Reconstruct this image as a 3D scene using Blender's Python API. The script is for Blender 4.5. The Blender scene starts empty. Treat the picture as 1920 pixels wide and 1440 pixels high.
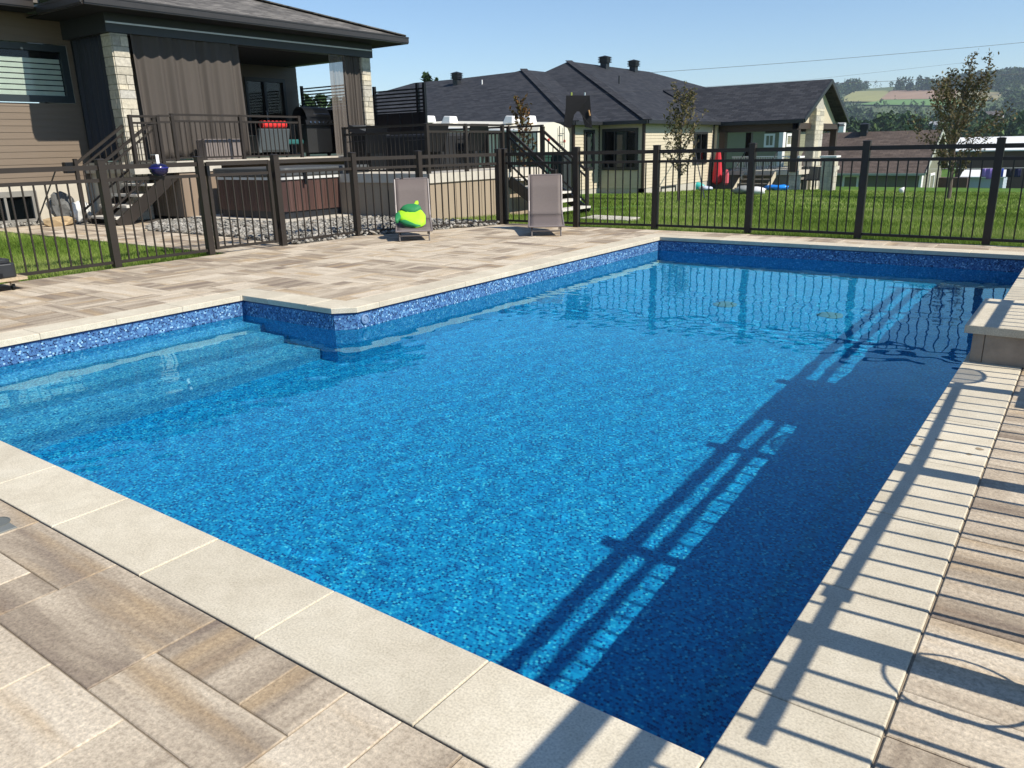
import bpy, bmesh, math, random
import numpy as np
from mathutils import Vector, Matrix, noise
R = math.radians
random.seed(7)
S = bpy.context.scene
COL = S.collection

# ------------------------------------------------------------------ camera
FPX = 1463.65
CO = Vector((0.515, -1.387, 1.312))
CR = Vector((0.8070, 0.5900, -0.0230)); CU = Vector((-0.1540, 0.2480, 0.9565))
CF = CR.cross(CU) * -1
yaw, pit, rol = -0.63829926, 0.29527968, -0.02402609
_f = Vector((math.sin(yaw)*math.cos(pit), math.cos(yaw)*math.cos(pit), -math.sin(pit)))
_r = Vector((math.cos(yaw), -math.sin(yaw), 0)); _u = _r.cross(_f)
CR = math.cos(rol)*_r + math.sin(rol)*_u; CU = -math.sin(rol)*_r + math.cos(rol)*_u; CF = _f
cam = bpy.data.cameras.new('camera'); camo = bpy.data.objects.new('camera', cam); COL.objects.link(camo)
camo.matrix_world = Matrix(((CR.x, CU.x, -CF.x, CO.x), (CR.y, CU.y, -CF.y, CO.y), (CR.z, CU.z, -CF.z, CO.z), (0, 0, 0, 1)))
cam.sensor_width = 36; cam.lens = FPX/1920*36; cam.clip_end = 6000; cam.clip_start = 0.05
S.camera = camo
# ------------------------------------------------------------------ light
SUN = Vector((1, .06, .935)).normalized()
wd = bpy.data.worlds.new('World'); S.world = wd; wd.use_nodes = True
nt = wd.node_tree; sky = nt.nodes.new('ShaderNodeTexSky'); sky.sky_type = 'NISHITA'; sky.sun_disc = False
sky.sun_elevation = math.asin(SUN.z); sky.sun_rotation = math.atan2(SUN.x, SUN.y)
sky.altitude = 0; sky.air_density = 1.0; sky.dust_density = 0.0; sky.ozone_density = 5.0
nt.links.new(sky.outputs[0], nt.nodes['Background'].inputs[0]); nt.nodes['Background'].inputs[1].default_value = 0.105
sl = bpy.data.lights.new('sun', 'SUN'); sl.energy = 4.7; sl.angle = R(.5); sl.color = (1, .93, .81)
slo = bpy.data.objects.new('sun', sl); COL.objects.link(slo); slo.rotation_euler = SUN.to_track_quat('Z', 'Y').to_euler()
sl.cycles.is_caustics_light = True
S.view_settings.view_transform = 'Standard'; S.view_settings.look = 'None'; S.view_settings.gamma = 1
S.view_settings.exposure = 0.46
S.cycles.use_denoising = True; S.cycles.caustics_reflective = False; S.cycles.caustics_refractive = True
S.cycles.max_bounces = 10; S.cycles.diffuse_bounces = 3; S.cycles.glossy_bounces = 4; S.cycles.transmission_bounces = 8
S.cycles.sample_clamp_indirect = 6

# ------------------------------------------------------------------ placing helpers
def ray(px, py): return CF + CR*((px-960)/FPX) - CU*((py-720)/FPX)
def atX(px, py, X): d = ray(px, py); return CO + d*((X-CO.x)/d.x)
def atY(px, py, Y): d = ray(px, py); return CO + d*((Y-CO.y)/d.y)
def atZ(px, py, Z): d = ray(px, py); return CO + d*((Z-CO.z)/d.z)
def atD(px, py, D): return CO + ray(px, py)*D
def sst(a, b, x): t = max(0, min(1, (x-a)/(b-a))); return t*t*(3-2*t)
def H(x, y):
    h = -.032*(min(y, 110)-10.2) if y > 10.2 else 0.
    if y > 42: h -= .05*(min(y, 110)-42)
    if y > 300: h += (y-300)*.013 + 76*sst(520, 1560, y) + 5*math.sin(x*.005+1)*sst(500, 1300, y)
    return h
def tg(px, py, t0=4.):
    d = ray(px, py); t = t0
    while t < 3000:
        p = CO+d*t
        if p.z <= H(p.x, p.y): return p
        t *= 1.004
    return CO+d*3000

# ------------------------------------------------------------------ mesh builder
class MB:
    def __init__(s): s.v = []; s.f = []; s.r = []; s.cur = .5
    def face(s, pts):
        b = len(s.v); s.v += [tuple(p) for p in pts]; s.f.append(tuple(range(b, b+len(pts)))); s.r.append(s.cur)
    def add(s, vs, fs):
        b = len(s.v); s.v += [tuple(p) for p in vs]
        for f in fs: s.f.append(tuple(b+i for i in f)); s.r.append(s.cur)
    def hexa(s, p): s.add(p, [(0, 3, 2, 1), (4, 5, 6, 7), (0, 1, 5, 4), (1, 2, 6, 5), (2, 3, 7, 6), (3, 0, 4, 7)])
    def box(s, x0, x1, y0, y1, z0, z1):
        s.hexa([(x0, y0, z0), (x1, y0, z0), (x1, y1, z0), (x0, y1, z0), (x0, y0, z1), (x1, y0, z1), (x1, y1, z1), (x0, y1, z1)])
    def bbox(s, x0, x1, y0, y1, z0, z1, b=.006):      # box with chamfered top
        s.add([(x0, y0, z0), (x1, y0, z0), (x1, y1, z0), (x0, y1, z0), (x0, y0, z1-b), (x1, y0, z1-b), (x1, y1, z1-b), (x0, y1, z1-b),
               (x0+b, y0+b, z1), (x1-b, y0+b, z1), (x1-b, y1-b, z1), (x0+b, y1-b, z1)],
              [(0, 3, 2, 1), (8, 9, 10, 11)] + [(i, (i+1) % 4, (i+1) % 4+4, i+4) for i in range(4)] + [(i+4, (i+1) % 4+4, (i+1) % 4+8, i+8) for i in range(4)])
    def prism(s, pts, z0, z1, b=0):
        n = len(pts); c = Vector((sum(p[0] for p in pts)/n, sum(p[1] for p in pts)/n))
        if b:
            top = [(p[0]+(c.x-p[0])*b, p[1]+(c.y-p[1])*b, z1) for p in pts]; zz = z1-.006
            s.add([(p[0], p[1], z0) for p in pts]+[(p[0], p[1], zz) for p in pts]+top,
                  [tuple(range(n))[::-1], tuple(range(2*n, 3*n))]+[(i, (i+1) % n, (i+1) % n+n, i+n) for i in range(n)]+[(i+n, (i+1) % n+n, (i+1) % n+2*n, i+2*n) for i in range(n)])
        else:
            s.add([(p[0], p[1], z0) for p in pts]+[(p[0], p[1], z1) for p in pts], [tuple(range(n))[::-1], tuple(range(n, 2*n))]+[(i, (i+1) % n, (i+1) % n+n, i+n) for i in range(n)])
    def bar(s, p, q, w, h=None, up=(0, 0, 1)):
        p, q = Vector(p), Vector(q); h = h or w; d = (q-p).normalized(); u = Vector(up)
        if abs(d.dot(u)) > .95: u = Vector((1, 0, 0))
        a = d.cross(u).normalized()*w/2; c = a.cross(d).normalized()*h/2
        s.hexa([p-a-c, p+a-c, p+a+c, p-a+c, q-a-c, q+a-c, q+a+c, q-a+c])
    def tube(s, pts, r, n=8, caps=True):
        pts = [Vector(p) for p in pts]; rs = r if isinstance(r, (list, tuple)) else [r]*len(pts); vs = []; fs = []; pa = None
        for i, p in enumerate(pts):
            d = (pts[min(i+1, len(pts)-1)]-pts[max(i-1, 0)])
            if d.length < 1e-9: d = Vector((0, 0, 1))
            d.normalize(); u = Vector((0, 0, 1)) if abs(d.z) < .9 else Vector((1, 0, 0))
            if pa is not None and (pa - d*pa.dot(d)).length > 1e-3: a = (pa-d*pa.dot(d)).normalized()
            else: a = d.cross(u).normalized()
            pa = a; c = d.cross(a)
            for k in range(n): t = 2*math.pi*k/n; vs.append(p+(a*math.cos(t)+c*math.sin(t))*rs[i])
        for i in range(len(pts)-1):
            for k in range(n): fs.append((i*n+k, i*n+(k+1) % n, (i+1)*n+(k+1) % n, (i+1)*n+k))
        if caps: fs += [tuple(range(n))[::-1], tuple(range((len(pts)-1)*n, len(pts)*n))]
        s.add(vs, fs)
    def lathe(s, c, prof, n=16, axis=None):
        c = Vector(c); m = Vector(axis).to_track_quat('Z', 'Y').to_matrix() if axis else Matrix.Identity(3)
        vs = []; fs = []
        for (r, z) in prof:
            for k in range(n): t = 2*math.pi*k/n; vs.append(c+m@Vector((r*math.cos(t), r*math.sin(t), z)))
        L = len(prof)
        for i in range(L-1):
            for k in range(n): fs.append((i*n+k, i*n+(k+1) % n, (i+1)*n+(k+1) % n, (i+1)*n+k))
        fs += [tuple(range(n))[::-1], tuple(range((L-1)*n, L*n))]
        s.add(vs, fs)
    def grid(s, fn, nu, nv):
        vs = [fn(i/nu, j/nv) for j in range(nv+1) for i in range(nu+1)]
        s.add(vs, [(j*(nu+1)+i, j*(nu+1)+i+1, (j+1)*(nu+1)+i+1, (j+1)*(nu+1)+i) for j in range(nv) for i in range(nu)])
    def blob(s, c, rad, sub=1, jit=.15, seed=0):
        bm = bmesh.new(); bmesh.ops.create_icosphere(bm, subdivisions=sub, radius=1)
        c = Vector(c); vs = []
        for v in bm.verts:
            k = 1+jit*noise.noise(v.co*1.7+Vector((seed, seed*.7, 0)))*2
            vs.append((c.x+v.co.x*rad[0]*k, c.y+v.co.y*rad[1]*k, c.z+v.co.z*rad[2]*k))
        s.add(vs, [tuple(v.index for v in f.verts) for f in bm.faces]); bm.free()
    def build(s, name, mat, parent=None, smooth=False, local=False, thick=0, bevel=0):
        me = bpy.data.meshes.new(name); off = Vector((0, 0, 0))
        if parent is not None and not local:
            q = parent
            while q.parent: q = q.parent
            off = Vector(q['_o']) if '_o' in q else off
        me.from_pydata([(v[0]-off[0], v[1]-off[1], v[2]-off[2]) for v in s.v] if off.length else s.v, [], s.f)
        me.update()
        N = len(me.loops); n = len(me.polygons)
        if n:
            nor = np.empty(n*3, 'f'); me.polygons.foreach_get('normal', nor); nor = nor.reshape(-1, 3)
            tot = np.empty(n, 'i'); me.polygons.foreach_get('loop_total', tot)
            ln = np.repeat(nor, tot, 0); vi = np.empty(N, 'i'); me.loops.foreach_get('vertex_index', vi)
            co = np.empty(len(me.vertices)*3, 'f'); me.vertices.foreach_get('co', co); co = co.reshape(-1, 3)[vi]+np.array(off, 'f')
            h = np.stack([-ln[:, 1], ln[:, 0], np.zeros(N)], 1); L = np.linalg.norm(h, axis=1); flat = L < .12
            h[flat] = (1, 0, 0); L[flat] = 1; h /= L[:, None]; vv = np.cross(ln, h); vv[flat] = (0, 1, 0)
            uv = np.stack([(co*h).sum(1), (co*vv).sum(1)], 1).astype('f')
            me.uv_layers.new(name='UVMap').data.foreach_set('uv', uv.ravel())
            at = me.attributes.new('rnd', 'FLOAT', 'FACE'); at.data.foreach_set('value', np.array(s.r, 'f'))
            if smooth: me.polygons.foreach_set('use_smooth', [True]*n)
        me.materials.append(mat); me.validate()
        o = bpy.data.objects.new(name, me); COL.objects.link(o)
        if parent is not None: o.parent = parent
        if thick: m = o.modifiers.new('thick', 'SOLIDIFY'); m.thickness = thick; m.offset = 0
        if bevel: m = o.modifiers.new('bev', 'BEVEL'); m.width = bevel; m.segments = 2; m.limit_method = 'ANGLE'
        return o
def tag(o, label=None, cat=None, group=None, kind=None):
    if label: o['label'] = label
    if cat: o['category'] = cat
    if group: o['group'] = group
    if kind: o['kind'] = kind
    return o
def root(name, label, cat, loc, group=None, rz=0):
    o = bpy.data.objects.new(name, None); COL.objects.link(o); o.location = loc; o.rotation_euler.z = rz; o['_o'] = tuple(loc)
    o.empty_display_size = .1
    return tag(o, label, cat, group)
def clone(o, parent=None):
    c = o.copy(); COL.objects.link(c)
    if parent: c.parent = parent
    for ch in list(o.children): clone(ch, c)
    return c

# ------------------------------------------------------------------ materials
def newmat(name):
    m = bpy.data.materials.new(name); m.use_nodes = True; t = m.node_tree; return m, t, t.nodes['Principled BSDF']
def N(t, ty, **k):
    n = t.nodes.new(ty)
    for a, b in k.items():
        if a.startswith('i_'):
            key = a[2:]; key = int(key) if key.isdigit() else key.replace('_', ' ')
            n.inputs[key].default_value = b
        else: setattr(n, a, b)
    return n
def ramp(t, stops, interp='LINEAR'):
    r = t.nodes.new('ShaderNodeValToRGB'); r.color_ramp.interpolation = interp; e = r.color_ramp.elements
    while len(e) < len(stops): e.new(.5)
    for k, (p, c) in enumerate(stops): e[k].position = p; e[k].color = (*c, 1) if len(c) == 3 else c
    return r
def pm(name, col, rough=.6, var=.15, scale=6., bump=0., bscale=40., metal=0., spec=.5, rnd=0., alpha=1., stretch=None, coat=0):
    m, t, b = newmat(name); L = t.links.new
    tc = N(t, 'ShaderNodeTexCoord'); mp = N(t, 'ShaderNodeMapping')
    if stretch: mp.inputs['Scale'].default_value = stretch
    L(tc.outputs['Object'], mp.inputs[0])
    n = N(t, 'ShaderNodeTexNoise', i_Scale=scale, i_Detail=5, i_Roughness=.6); L(mp.outputs[0], n.inputs['Vector'])
    mr = N(t, 'ShaderNodeMapRange'); mr.inputs[1].default_value = .3; mr.inputs[2].default_value = .7; mr.inputs[3].default_value = 1-var; mr.inputs[4].default_value = 1+var; L(n.outputs[0], mr.inputs[0])
    val = mr.outputs[0]
    if rnd:
        a = N(t, 'ShaderNodeAttribute', attribute_name='rnd'); m2 = N(t, 'ShaderNodeMapRange'); m2.inputs[3].default_value = 1-rnd; m2.inputs[4].default_value = 1+rnd; L(a.outputs['Fac'], m2.inputs[0])
        mm = N(t, 'ShaderNodeMath', operation='MULTIPLY'); L(val, mm.inputs[0]); L(m2.outputs[0], mm.inputs[1]); val = mm.outputs[0]
    vm = N(t, 'ShaderNodeVectorMath', operation='SCALE'); vm.inputs[0].default_value = col; L(val, vm.inputs['Scale']); L(vm.outputs[0], b.inputs['Base Color'])
    b.inputs['Roughness'].default_value = rough; b.inputs['Metallic'].default_value = metal; b.inputs['Specular IOR Level'].default_value = spec; b.inputs['Alpha'].default_value = alpha
    b.inputs['Coat Weight'].default_value = coat
    if bump:
        n2 = N(t, 'ShaderNodeTexNoise', i_Scale=bscale, i_Detail=4); L(mp.outputs[0], n2.inputs['Vector'])
        bp = N(t, 'ShaderNodeBump', i_Strength=bump, i_Distance=.01); L(n2.outputs[0], bp.inputs['Height']); L(bp.outputs[0], b.inputs['Normal'])
    return m
def m_coping():
    m, t, b = newmat('coping_stone'); L = t.links.new; tc = N(t, 'ShaderNodeTexCoord'); V = tc.outputs['Object']
    n1 = N(t, 'ShaderNodeTexNoise', i_Scale=2.2, i_Detail=6, i_Roughness=.65); L(V, n1.inputs['Vector'])
    r1 = ramp(t, [(.28, (.46, .41, .315)), (.42, (.525, .47, .37)), (.56, (.565, .51, .405)), (.75, (.62, .57, .465))]); L(n1.outputs[0], r1.inputs[0])
    n2 = N(t, 'ShaderNodeTexNoise', i_Scale=160, i_Detail=3); L(V, n2.inputs['Vector'])
    r2 = ramp(t, [(.3, (.80, .79, .77)), (.5, (1, 1, 1)), (.7, (1.14, 1.14, 1.12))]); L(n2.outputs[0], r2.inputs[0])
    vo = N(t, 'ShaderNodeTexVoronoi', i_Scale=70); L(V, vo.inputs['Vector'])
    wn = N(t, 'ShaderNodeTexWhiteNoise'); L(vo.outputs['Position'], wn.inputs['Vector'])
    g1 = N(t, 'ShaderNodeMath', operation='LESS_THAN'); g1.inputs[1].default_value = .09; L(vo.outputs['Distance'], g1.inputs[0])
    g2 = N(t, 'ShaderNodeMath', operation='LESS_THAN'); g2.inputs[1].default_value = .06; L(wn.outputs[0], g2.inputs[0])
    g3 = N(t, 'ShaderNodeMath', operation='MULTIPLY'); L(g1.outputs[0], g3.inputs[0]); L(g2.outputs[0], g3.inputs[1])
    n5 = N(t, 'ShaderNodeTexNoise', i_Scale=7, i_Detail=8, i_Roughness=.75, i_Distortion=1.2); L(V, n5.inputs['Vector'])
    r5 = ramp(t, [(.36, (.94, .935, .92)), (.5, (1.02, 1.02, 1.01)), (.64, (1.08, 1.08, 1.08))]); L(n5.outputs[0], r5.inputs[0])
    x5 = N(t, 'ShaderNodeMix', data_type='RGBA', blend_type='MULTIPLY'); x5.inputs[0].default_value = 1; L(r1.outputs[0], x5.inputs[6]); L(r5.outputs[0], x5.inputs[7]); r1 = type('o', (), {'outputs': [x5.outputs[2]]})
    a = N(t, 'ShaderNodeAttribute', attribute_name='rnd'); mr = N(t, 'ShaderNodeMapRange'); mr.inputs[3].default_value = .93; mr.inputs[4].default_value = 1.06; L(a.outputs['Fac'], mr.inputs[0])
    x = N(t, 'ShaderNodeMix', data_type='RGBA', blend_type='MULTIPLY'); x.inputs[0].default_value = 1; L(r1.outputs[0], x.inputs[6]); L(r2.outputs[0], x.inputs[7])
    vm = N(t, 'ShaderNodeVectorMath', operation='SCALE'); L(x.outputs[2], vm.inputs[0]); L(mr.outputs[0], vm.inputs['Scale'])
    y = N(t, 'ShaderNodeMix', data_type='RGBA'); L(g3.outputs[0], y.inputs[0]); L(vm.outputs[0], y.inputs[6]); y.inputs[7].default_value = (.12, .1, .08, 1)
    L(y.outputs[2], b.inputs['Base Color']); b.inputs['Roughness'].default_value = .85; b.inputs['Specular IOR Level'].default_value = .25
    bp = N(t, 'ShaderNodeBump', i_Strength=.18, i_Distance=.002); L(n2.outputs[0], bp.inputs['Height']); L(bp.outputs[0], b.inputs['Normal'])
    return m
def m_paver():
    m, t, b = newmat('blended_pavers'); L = t.links.new; tc = N(t, 'ShaderNodeTexCoord')
    a = N(t, 'ShaderNodeAttribute', attribute_name='rnd')
    mul = N(t, 'ShaderNodeMath', operation='MULTIPLY'); mul.inputs[1].default_value = 97.3; L(a.outputs['Fac'], mul.inputs[0])
    cb = N(t, 'ShaderNodeCombineXYZ'); L(mul.outputs[0], cb.inputs[2])
    ad = N(t, 'ShaderNodeVectorMath', operation='ADD'); L(tc.outputs['Object'], ad.inputs[0]); L(cb.outputs[0], ad.inputs[1])
    # streaks run along X or Y depending on the paver
    fr = N(t, 'ShaderNodeMath', operation='GREATER_THAN'); fr.inputs[1].default_value = 1.0
    m1 = N(t, 'ShaderNodeMapping'); m1.inputs['Scale'].default_value = (1.2, 9, 1); L(ad.outputs[0], m1.inputs[0])
    m2 = N(t, 'ShaderNodeMapping'); m2.inputs['Scale'].default_value = (9, 1.2, 1); L(ad.outputs[0], m2.inputs[0])
    sc = N(t, 'ShaderNodeMath', operation='MULTIPLY'); sc.inputs[1].default_value = 2.0; L(a.outputs['Fac'], sc.inputs[0]); L(sc.outputs[0], fr.inputs[0])
    mx = N(t, 'ShaderNodeMix', data_type='VECTOR'); L(fr.outputs[0], mx.inputs[0]); L(m1.outputs[0], mx.inputs[4]); L(m2.outputs[0], mx.inputs[5])
    n1 = N(t, 'ShaderNodeTexNoise', i_Scale=.75, i_Detail=5, i_Roughness=.55, i_Distortion=.3); L(mx.outputs[1], n1.inputs['Vector'])
    wn = N(t, 'ShaderNodeTexWhiteNoise', noise_dimensions='1D'); L(a.outputs['Fac'], wn.inputs['W'])
    sh = N(t, 'ShaderNodeMapRange'); sh.inputs[3].default_value = -.14; sh.inputs[4].default_value = .15; L(wn.outputs[0], sh.inputs[0])
    s1 = N(t, 'ShaderNodeMath', operation='ADD'); L(n1.outputs[0], s1.inputs[0]); L(sh.outputs[0], s1.inputs[1])
    r1 = ramp(t, [(.24, (.21, .165, .13)), (.38, (.30, .245, .185)), (.50, (.43, .36, .275)), (.60, (.515, .44, .34)), (.74, (.58, .505, .40))]); L(s1.outputs[0], r1.inputs[0])
    n3 = N(t, 'ShaderNodeTexNoise', i_Scale=.6, i_Detail=4); ad2 = N(t, 'ShaderNodeVectorMath', operation='ADD'); ad2.inputs[1].default_value = (31, 7, 3); L(mx.outputs[1], ad2.inputs[0]); L(ad2.outputs[0], n3.inputs['Vector'])
    r3 = ramp(t, [(.54, (0, 0, 0)), (.66, (1, 1, 1))]); L(n3.outputs[0], r3.inputs[0])
    x = N(t, 'ShaderNodeMix', data_type='RGBA'); k = N(t, 'ShaderNodeMath', operation='MULTIPLY'); k.inputs[1].default_value = .55; L(r3.outputs[0], k.inputs[0]); L(k.outputs[0], x.inputs[0]); L(r1.outputs[0], x.inputs[6]); x.inputs[7].default_value = (.42, .30, .17, 1)
    n4 = N(t, 'ShaderNodeTexNoise', i_Scale=75, i_Detail=6, i_Roughness=.8); L(tc.outputs['Object'], n4.inputs['Vector'])
    r4 = ramp(t, [(.32, (.64, .62, .60)), (.5, (1, 1, 1)), (.68, (1.38, 1.37, 1.34))]); L(n4.outputs[0], r4.inputs[0])
    y = N(t, 'ShaderNodeMix', data_type='RGBA', blend_type='MULTIPLY'); y.inputs[0].default_value = 1; L(x.outputs[2], y.inputs[6]); L(r4.outputs[0], y.inputs[7])
    L(y.outputs[2], b.inputs['Base Color']); b.inputs['Roughness'].default_value = .88; b.inputs['Specular IOR Level'].default_value = .2
    bp = N(t, 'ShaderNodeBump', i_Strength=.6, i_Distance=.004); L(n4.outputs[0], bp.inputs['Height']); L(bp.outputs[0], b.inputs['Normal'])
    return m
def m_mosaic(name, pal, grout, T=.0135):
    m, t, b = newmat(name); L = t.links.new; uv = N(t, 'ShaderNodeUVMap')
    sp = N(t, 'ShaderNodeSeparateXYZ'); L(uv.outputs[0], sp.inputs[0])
    def M(op, a, b2=None):
        n = N(t, 'ShaderNodeMath', operation=op)
        for i, q in enumerate((a, b2)):
            if q is None: continue
            if isinstance(q, (int, float)): n.inputs[i].default_value = q
            else: L(q, n.inputs[i])
        return n.outputs[0]
    v = M('DIVIDE', sp.outputs[1], T*.9); row = M('FLOOR', v); off = M('MULTIPLY', M('MODULO', row, 2), .5)
    u = M('ADD', M('DIVIDE', sp.outputs[0], T), off); cu = M('FLOOR', u)
    cb = N(t, 'ShaderNodeCombineXYZ'); L(cu, cb.inputs[0]); L(row, cb.inputs[1]); wn = N(t, 'ShaderNodeTexWhiteNoise', noise_dimensions='2D'); L(cb.outputs[0], wn.inputs['Vector'])
    r = ramp(t, list(zip((0, .14, .34, .62, .84, .95), pal)), 'CONSTANT'); L(wn.outputs[0], r.inputs[0])
    du = M('ABSOLUTE', M('SUBTRACT', M('FRACT', u), .5)); dv = M('ABSOLUTE', M('SUBTRACT', M('FRACT', v), .5))
    g = M('GREATER_THAN', M('MAXIMUM', du, dv), .455)
    x = N(t, 'ShaderNodeMix', data_type='RGBA'); L(g, x.inputs[0]); L(r.outputs[0], x.inputs[6]); x.inputs[7].default_value = (*grout, 1)
    L(x.outputs[2], b.inputs['Base Color']); b.inputs['Roughness'].default_value = .35; b.inputs['Specular IOR Level'].default_value = .3
    return m
def m_shingle(name, dark, light, rows=.14, w=.3, bump=.6, mot=.25):
    m, t, b = newmat(name); L = t.links.new; uv = N(t, 'ShaderNodeUVMap')
    br = N(t, 'ShaderNodeTexBrick', i_Scale=1, i_Mortar_Size=.008, i_Brick_Width=w, i_Row_Height=rows); br.inputs['Color1'].default_value = (*dark, 1); br.inputs['Color2'].default_value = (*light, 1)
    br.inputs['Mortar'].default_value = tuple(.45*c for c in dark)+(1,); br.inputs['Bias'].default_value = -.1; L(uv.outputs[0], br.inputs['Vector'])
    n = N(t, 'ShaderNodeTexNoise', i_Scale=3, i_Detail=6, i_Roughness=.8); L(uv.outputs[0], n.inputs['Vector'])
    r = ramp(t, [(.3, (1-mot,)*3), (.7, (1+mot,)*3)]); L(n.outputs[0], r.inputs[0])
    x = N(t, 'ShaderNodeMix', data_type='RGBA', blend_type='MULTIPLY'); x.inputs[0].default_value = 1; L(br.outputs[0], x.inputs[6]); L(r.outputs[0], x.inputs[7])
    L(x.outputs[2], b.inputs['Base Color']); b.inputs['Roughness'].default_value = .9; b.inputs['Specular IOR Level'].default_value = .2
    sp = N(t, 'ShaderNodeSeparateXYZ'); L(uv.outputs[0], sp.inputs[0]); dv = N(t, 'ShaderNodeMath', operation='DIVIDE'); dv.inputs[1].default_value = rows; L(sp.outputs[1], dv.inputs[0])
    fr = N(t, 'ShaderNodeMath', operation='FRACT'); L(dv.outputs[0], fr.inputs[0]); sb = N(t, 'ShaderNodeMath', operation='SUBTRACT'); sb.inputs[0].default_value = 1; L(fr.outputs[0], sb.inputs[1])
    bp = N(t, 'ShaderNodeBump', i_Strength=bump, i_Distance=.02); L(sb.outputs[0], bp.inputs['Height']); L(bp.outputs[0], b.inputs['Normal'])
    return m
def m_stone(name, cols):
    m, t, b = newmat(name); L = t.links.new; tc = N(t, 'ShaderNodeTexCoord')
    a = N(t, 'ShaderNodeAttribute', attribute_name='rnd'); r = ramp(t, [(k/(len(cols)-1), c) for k, c in enumerate(cols)]); L(a.outputs['Fac'], r.inputs[0])
    n = N(t, 'ShaderNodeTexNoise', i_Scale=14, i_Detail=6, i_Roughness=.7); L(tc.outputs['Object'], n.inputs['Vector']); r2 = ramp(t, [(.3, (.7, .69, .68)), (.7, (1.2, 1.2, 1.18))]); L(n.outputs[0], r2.inputs[0])
    x = N(t, 'ShaderNodeMix', data_type='RGBA', blend_type='MULTIPLY'); x.inputs[0].default_value = 1; L(r.outputs[0], x.inputs[6]); L(r2.outputs[0], x.inputs[7]); L(x.outputs[2], b.inputs['Base Color'])
    b.inputs['Roughness'].default_value = .85; bp = N(t, 'ShaderNodeBump', i_Strength=.7, i_Distance=.012); L(n.outputs[0], bp.inputs['Height']); L(bp.outputs[0], b.inputs['Normal'])
    return m
def m_lawn():
    m, t, b = newmat('lawn_ground'); L = t.links.new; tc = N(t, 'ShaderNodeTexCoord')
    n = N(t, 'ShaderNodeTexNoise', i_Scale=.5, i_Detail=8, i_Roughness=.7); L(tc.outputs['Object'], n.inputs['Vector'])
    r = ramp(t, [(.3, (.045, .095, .014)), (.5, (.075, .15, .022)), (.7, (.12, .20, .035))]); L(n.outputs[0], r.inputs[0])
    n2 = N(t, 'ShaderNodeTexNoise', i_Scale=30, i_Detail=6, i_Roughness=.8); L(tc.outputs['Object'], n2.inputs['Vector'])
    r2 = ramp(t, [(.3, (.6, .6, .6)), (.7, (1.4, 1.4, 1.4))]); L(n2.outputs[0], r2.inputs[0])
    x = N(t, 'ShaderNodeMix', data_type='RGBA', blend_type='MULTIPLY'); x.inputs[0].default_value = 1; L(r.outputs[0], x.inputs[6]); L(r2.outputs[0], x.inputs[7]); L(x.outputs[2], b.inputs['Base Color'])
    b.inputs['Roughness'].default_value = .95; b.inputs['Specular IOR Level'].default_value = .1
    return m
def m_leaf(name, cols, trans=.25):
    m, t, b = newmat(name); L = t.links.new
    a = N(t, 'ShaderNodeAttribute', attribute_name='rnd'); r = ramp(t, [(k/(len(cols)-1), c) for k, c in enumerate(cols)]); L(a.outputs['Fac'], r.inputs[0]); L(r.outputs[0], b.inputs['Base Color'])
    b.inputs['Roughness'].default_value = .7; b.inputs['Specular IOR Level'].default_value = .2
    if trans:
        tr = N(t, 'ShaderNodeBsdfTranslucent'); L(r.outputs[0], tr.inputs[0]); mx = N(t, 'ShaderNodeMixShader'); mx.inputs[0].default_value = trans
        L(b.outputs[0], mx.inputs[1]); L(tr.outputs[0], mx.inputs[2]); L(mx.outputs[0], t.nodes['Material Output'].inputs[0])
    return m
def m_sheer(name, col, tr):
    m, t, b = newmat(name); b.inputs['Base Color'].default_value = (*col, 1); b.inputs['Roughness'].default_value = .9
    T = N(t, 'ShaderNodeBsdfTransparent'); mx = N(t, 'ShaderNodeMixShader'); mx.inputs[0].default_value = tr
    t.links.new(b.outputs[0], mx.inputs[1]); t.links.new(T.outputs[0], mx.inputs[2]); t.links.new(mx.outputs[0], t.nodes['Material Output'].inputs[0]); return m
def m_water():
    m = bpy.data.materials.new('pool_water'); m.use_nodes = True; t = m.node_tree; t.nodes.clear()
    o = N(t, 'ShaderNodeOutputMaterial'); g = N(t, 'ShaderNodeBsdfGlass', i_Roughness=0., i_IOR=1.333); g.inputs['Color'].default_value = (.60, .985, 1, 1)
    t.links.new(g.outputs[0], o.inputs[0]); return m
def m_glass(name, col=(.55, .6, .6)):
    m = bpy.data.materials.new(name); m.use_nodes = True; t = m.node_tree; t.nodes.clear(); L = t.links.new
    o = N(t, 'ShaderNodeOutputMaterial'); T = N(t, 'ShaderNodeBsdfTransparent'); G = N(t, 'ShaderNodeBsdfGlossy', i_Roughness=.01); F = N(t, 'ShaderNodeFresnel', i_IOR=1.45); mx = N(t, 'ShaderNodeMixShader')
    T.inputs[0].default_value = (*col, 1); L(F.outputs[0], mx.inputs[0]); L(T.outputs[0], mx.inputs[1]); L(G.outputs[0], mx.inputs[2]); L(mx.outputs[0], o.inputs[0]); return m
    m, t, b = newmat(name); b.inputs['Base Color'].default_value = (*col, 1); b.inputs['Roughness'].default_value = .03; b.inputs['Specular IOR Level'].default_value = .8; b.inputs['Coat Weight'].default_value = .5; return m

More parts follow.
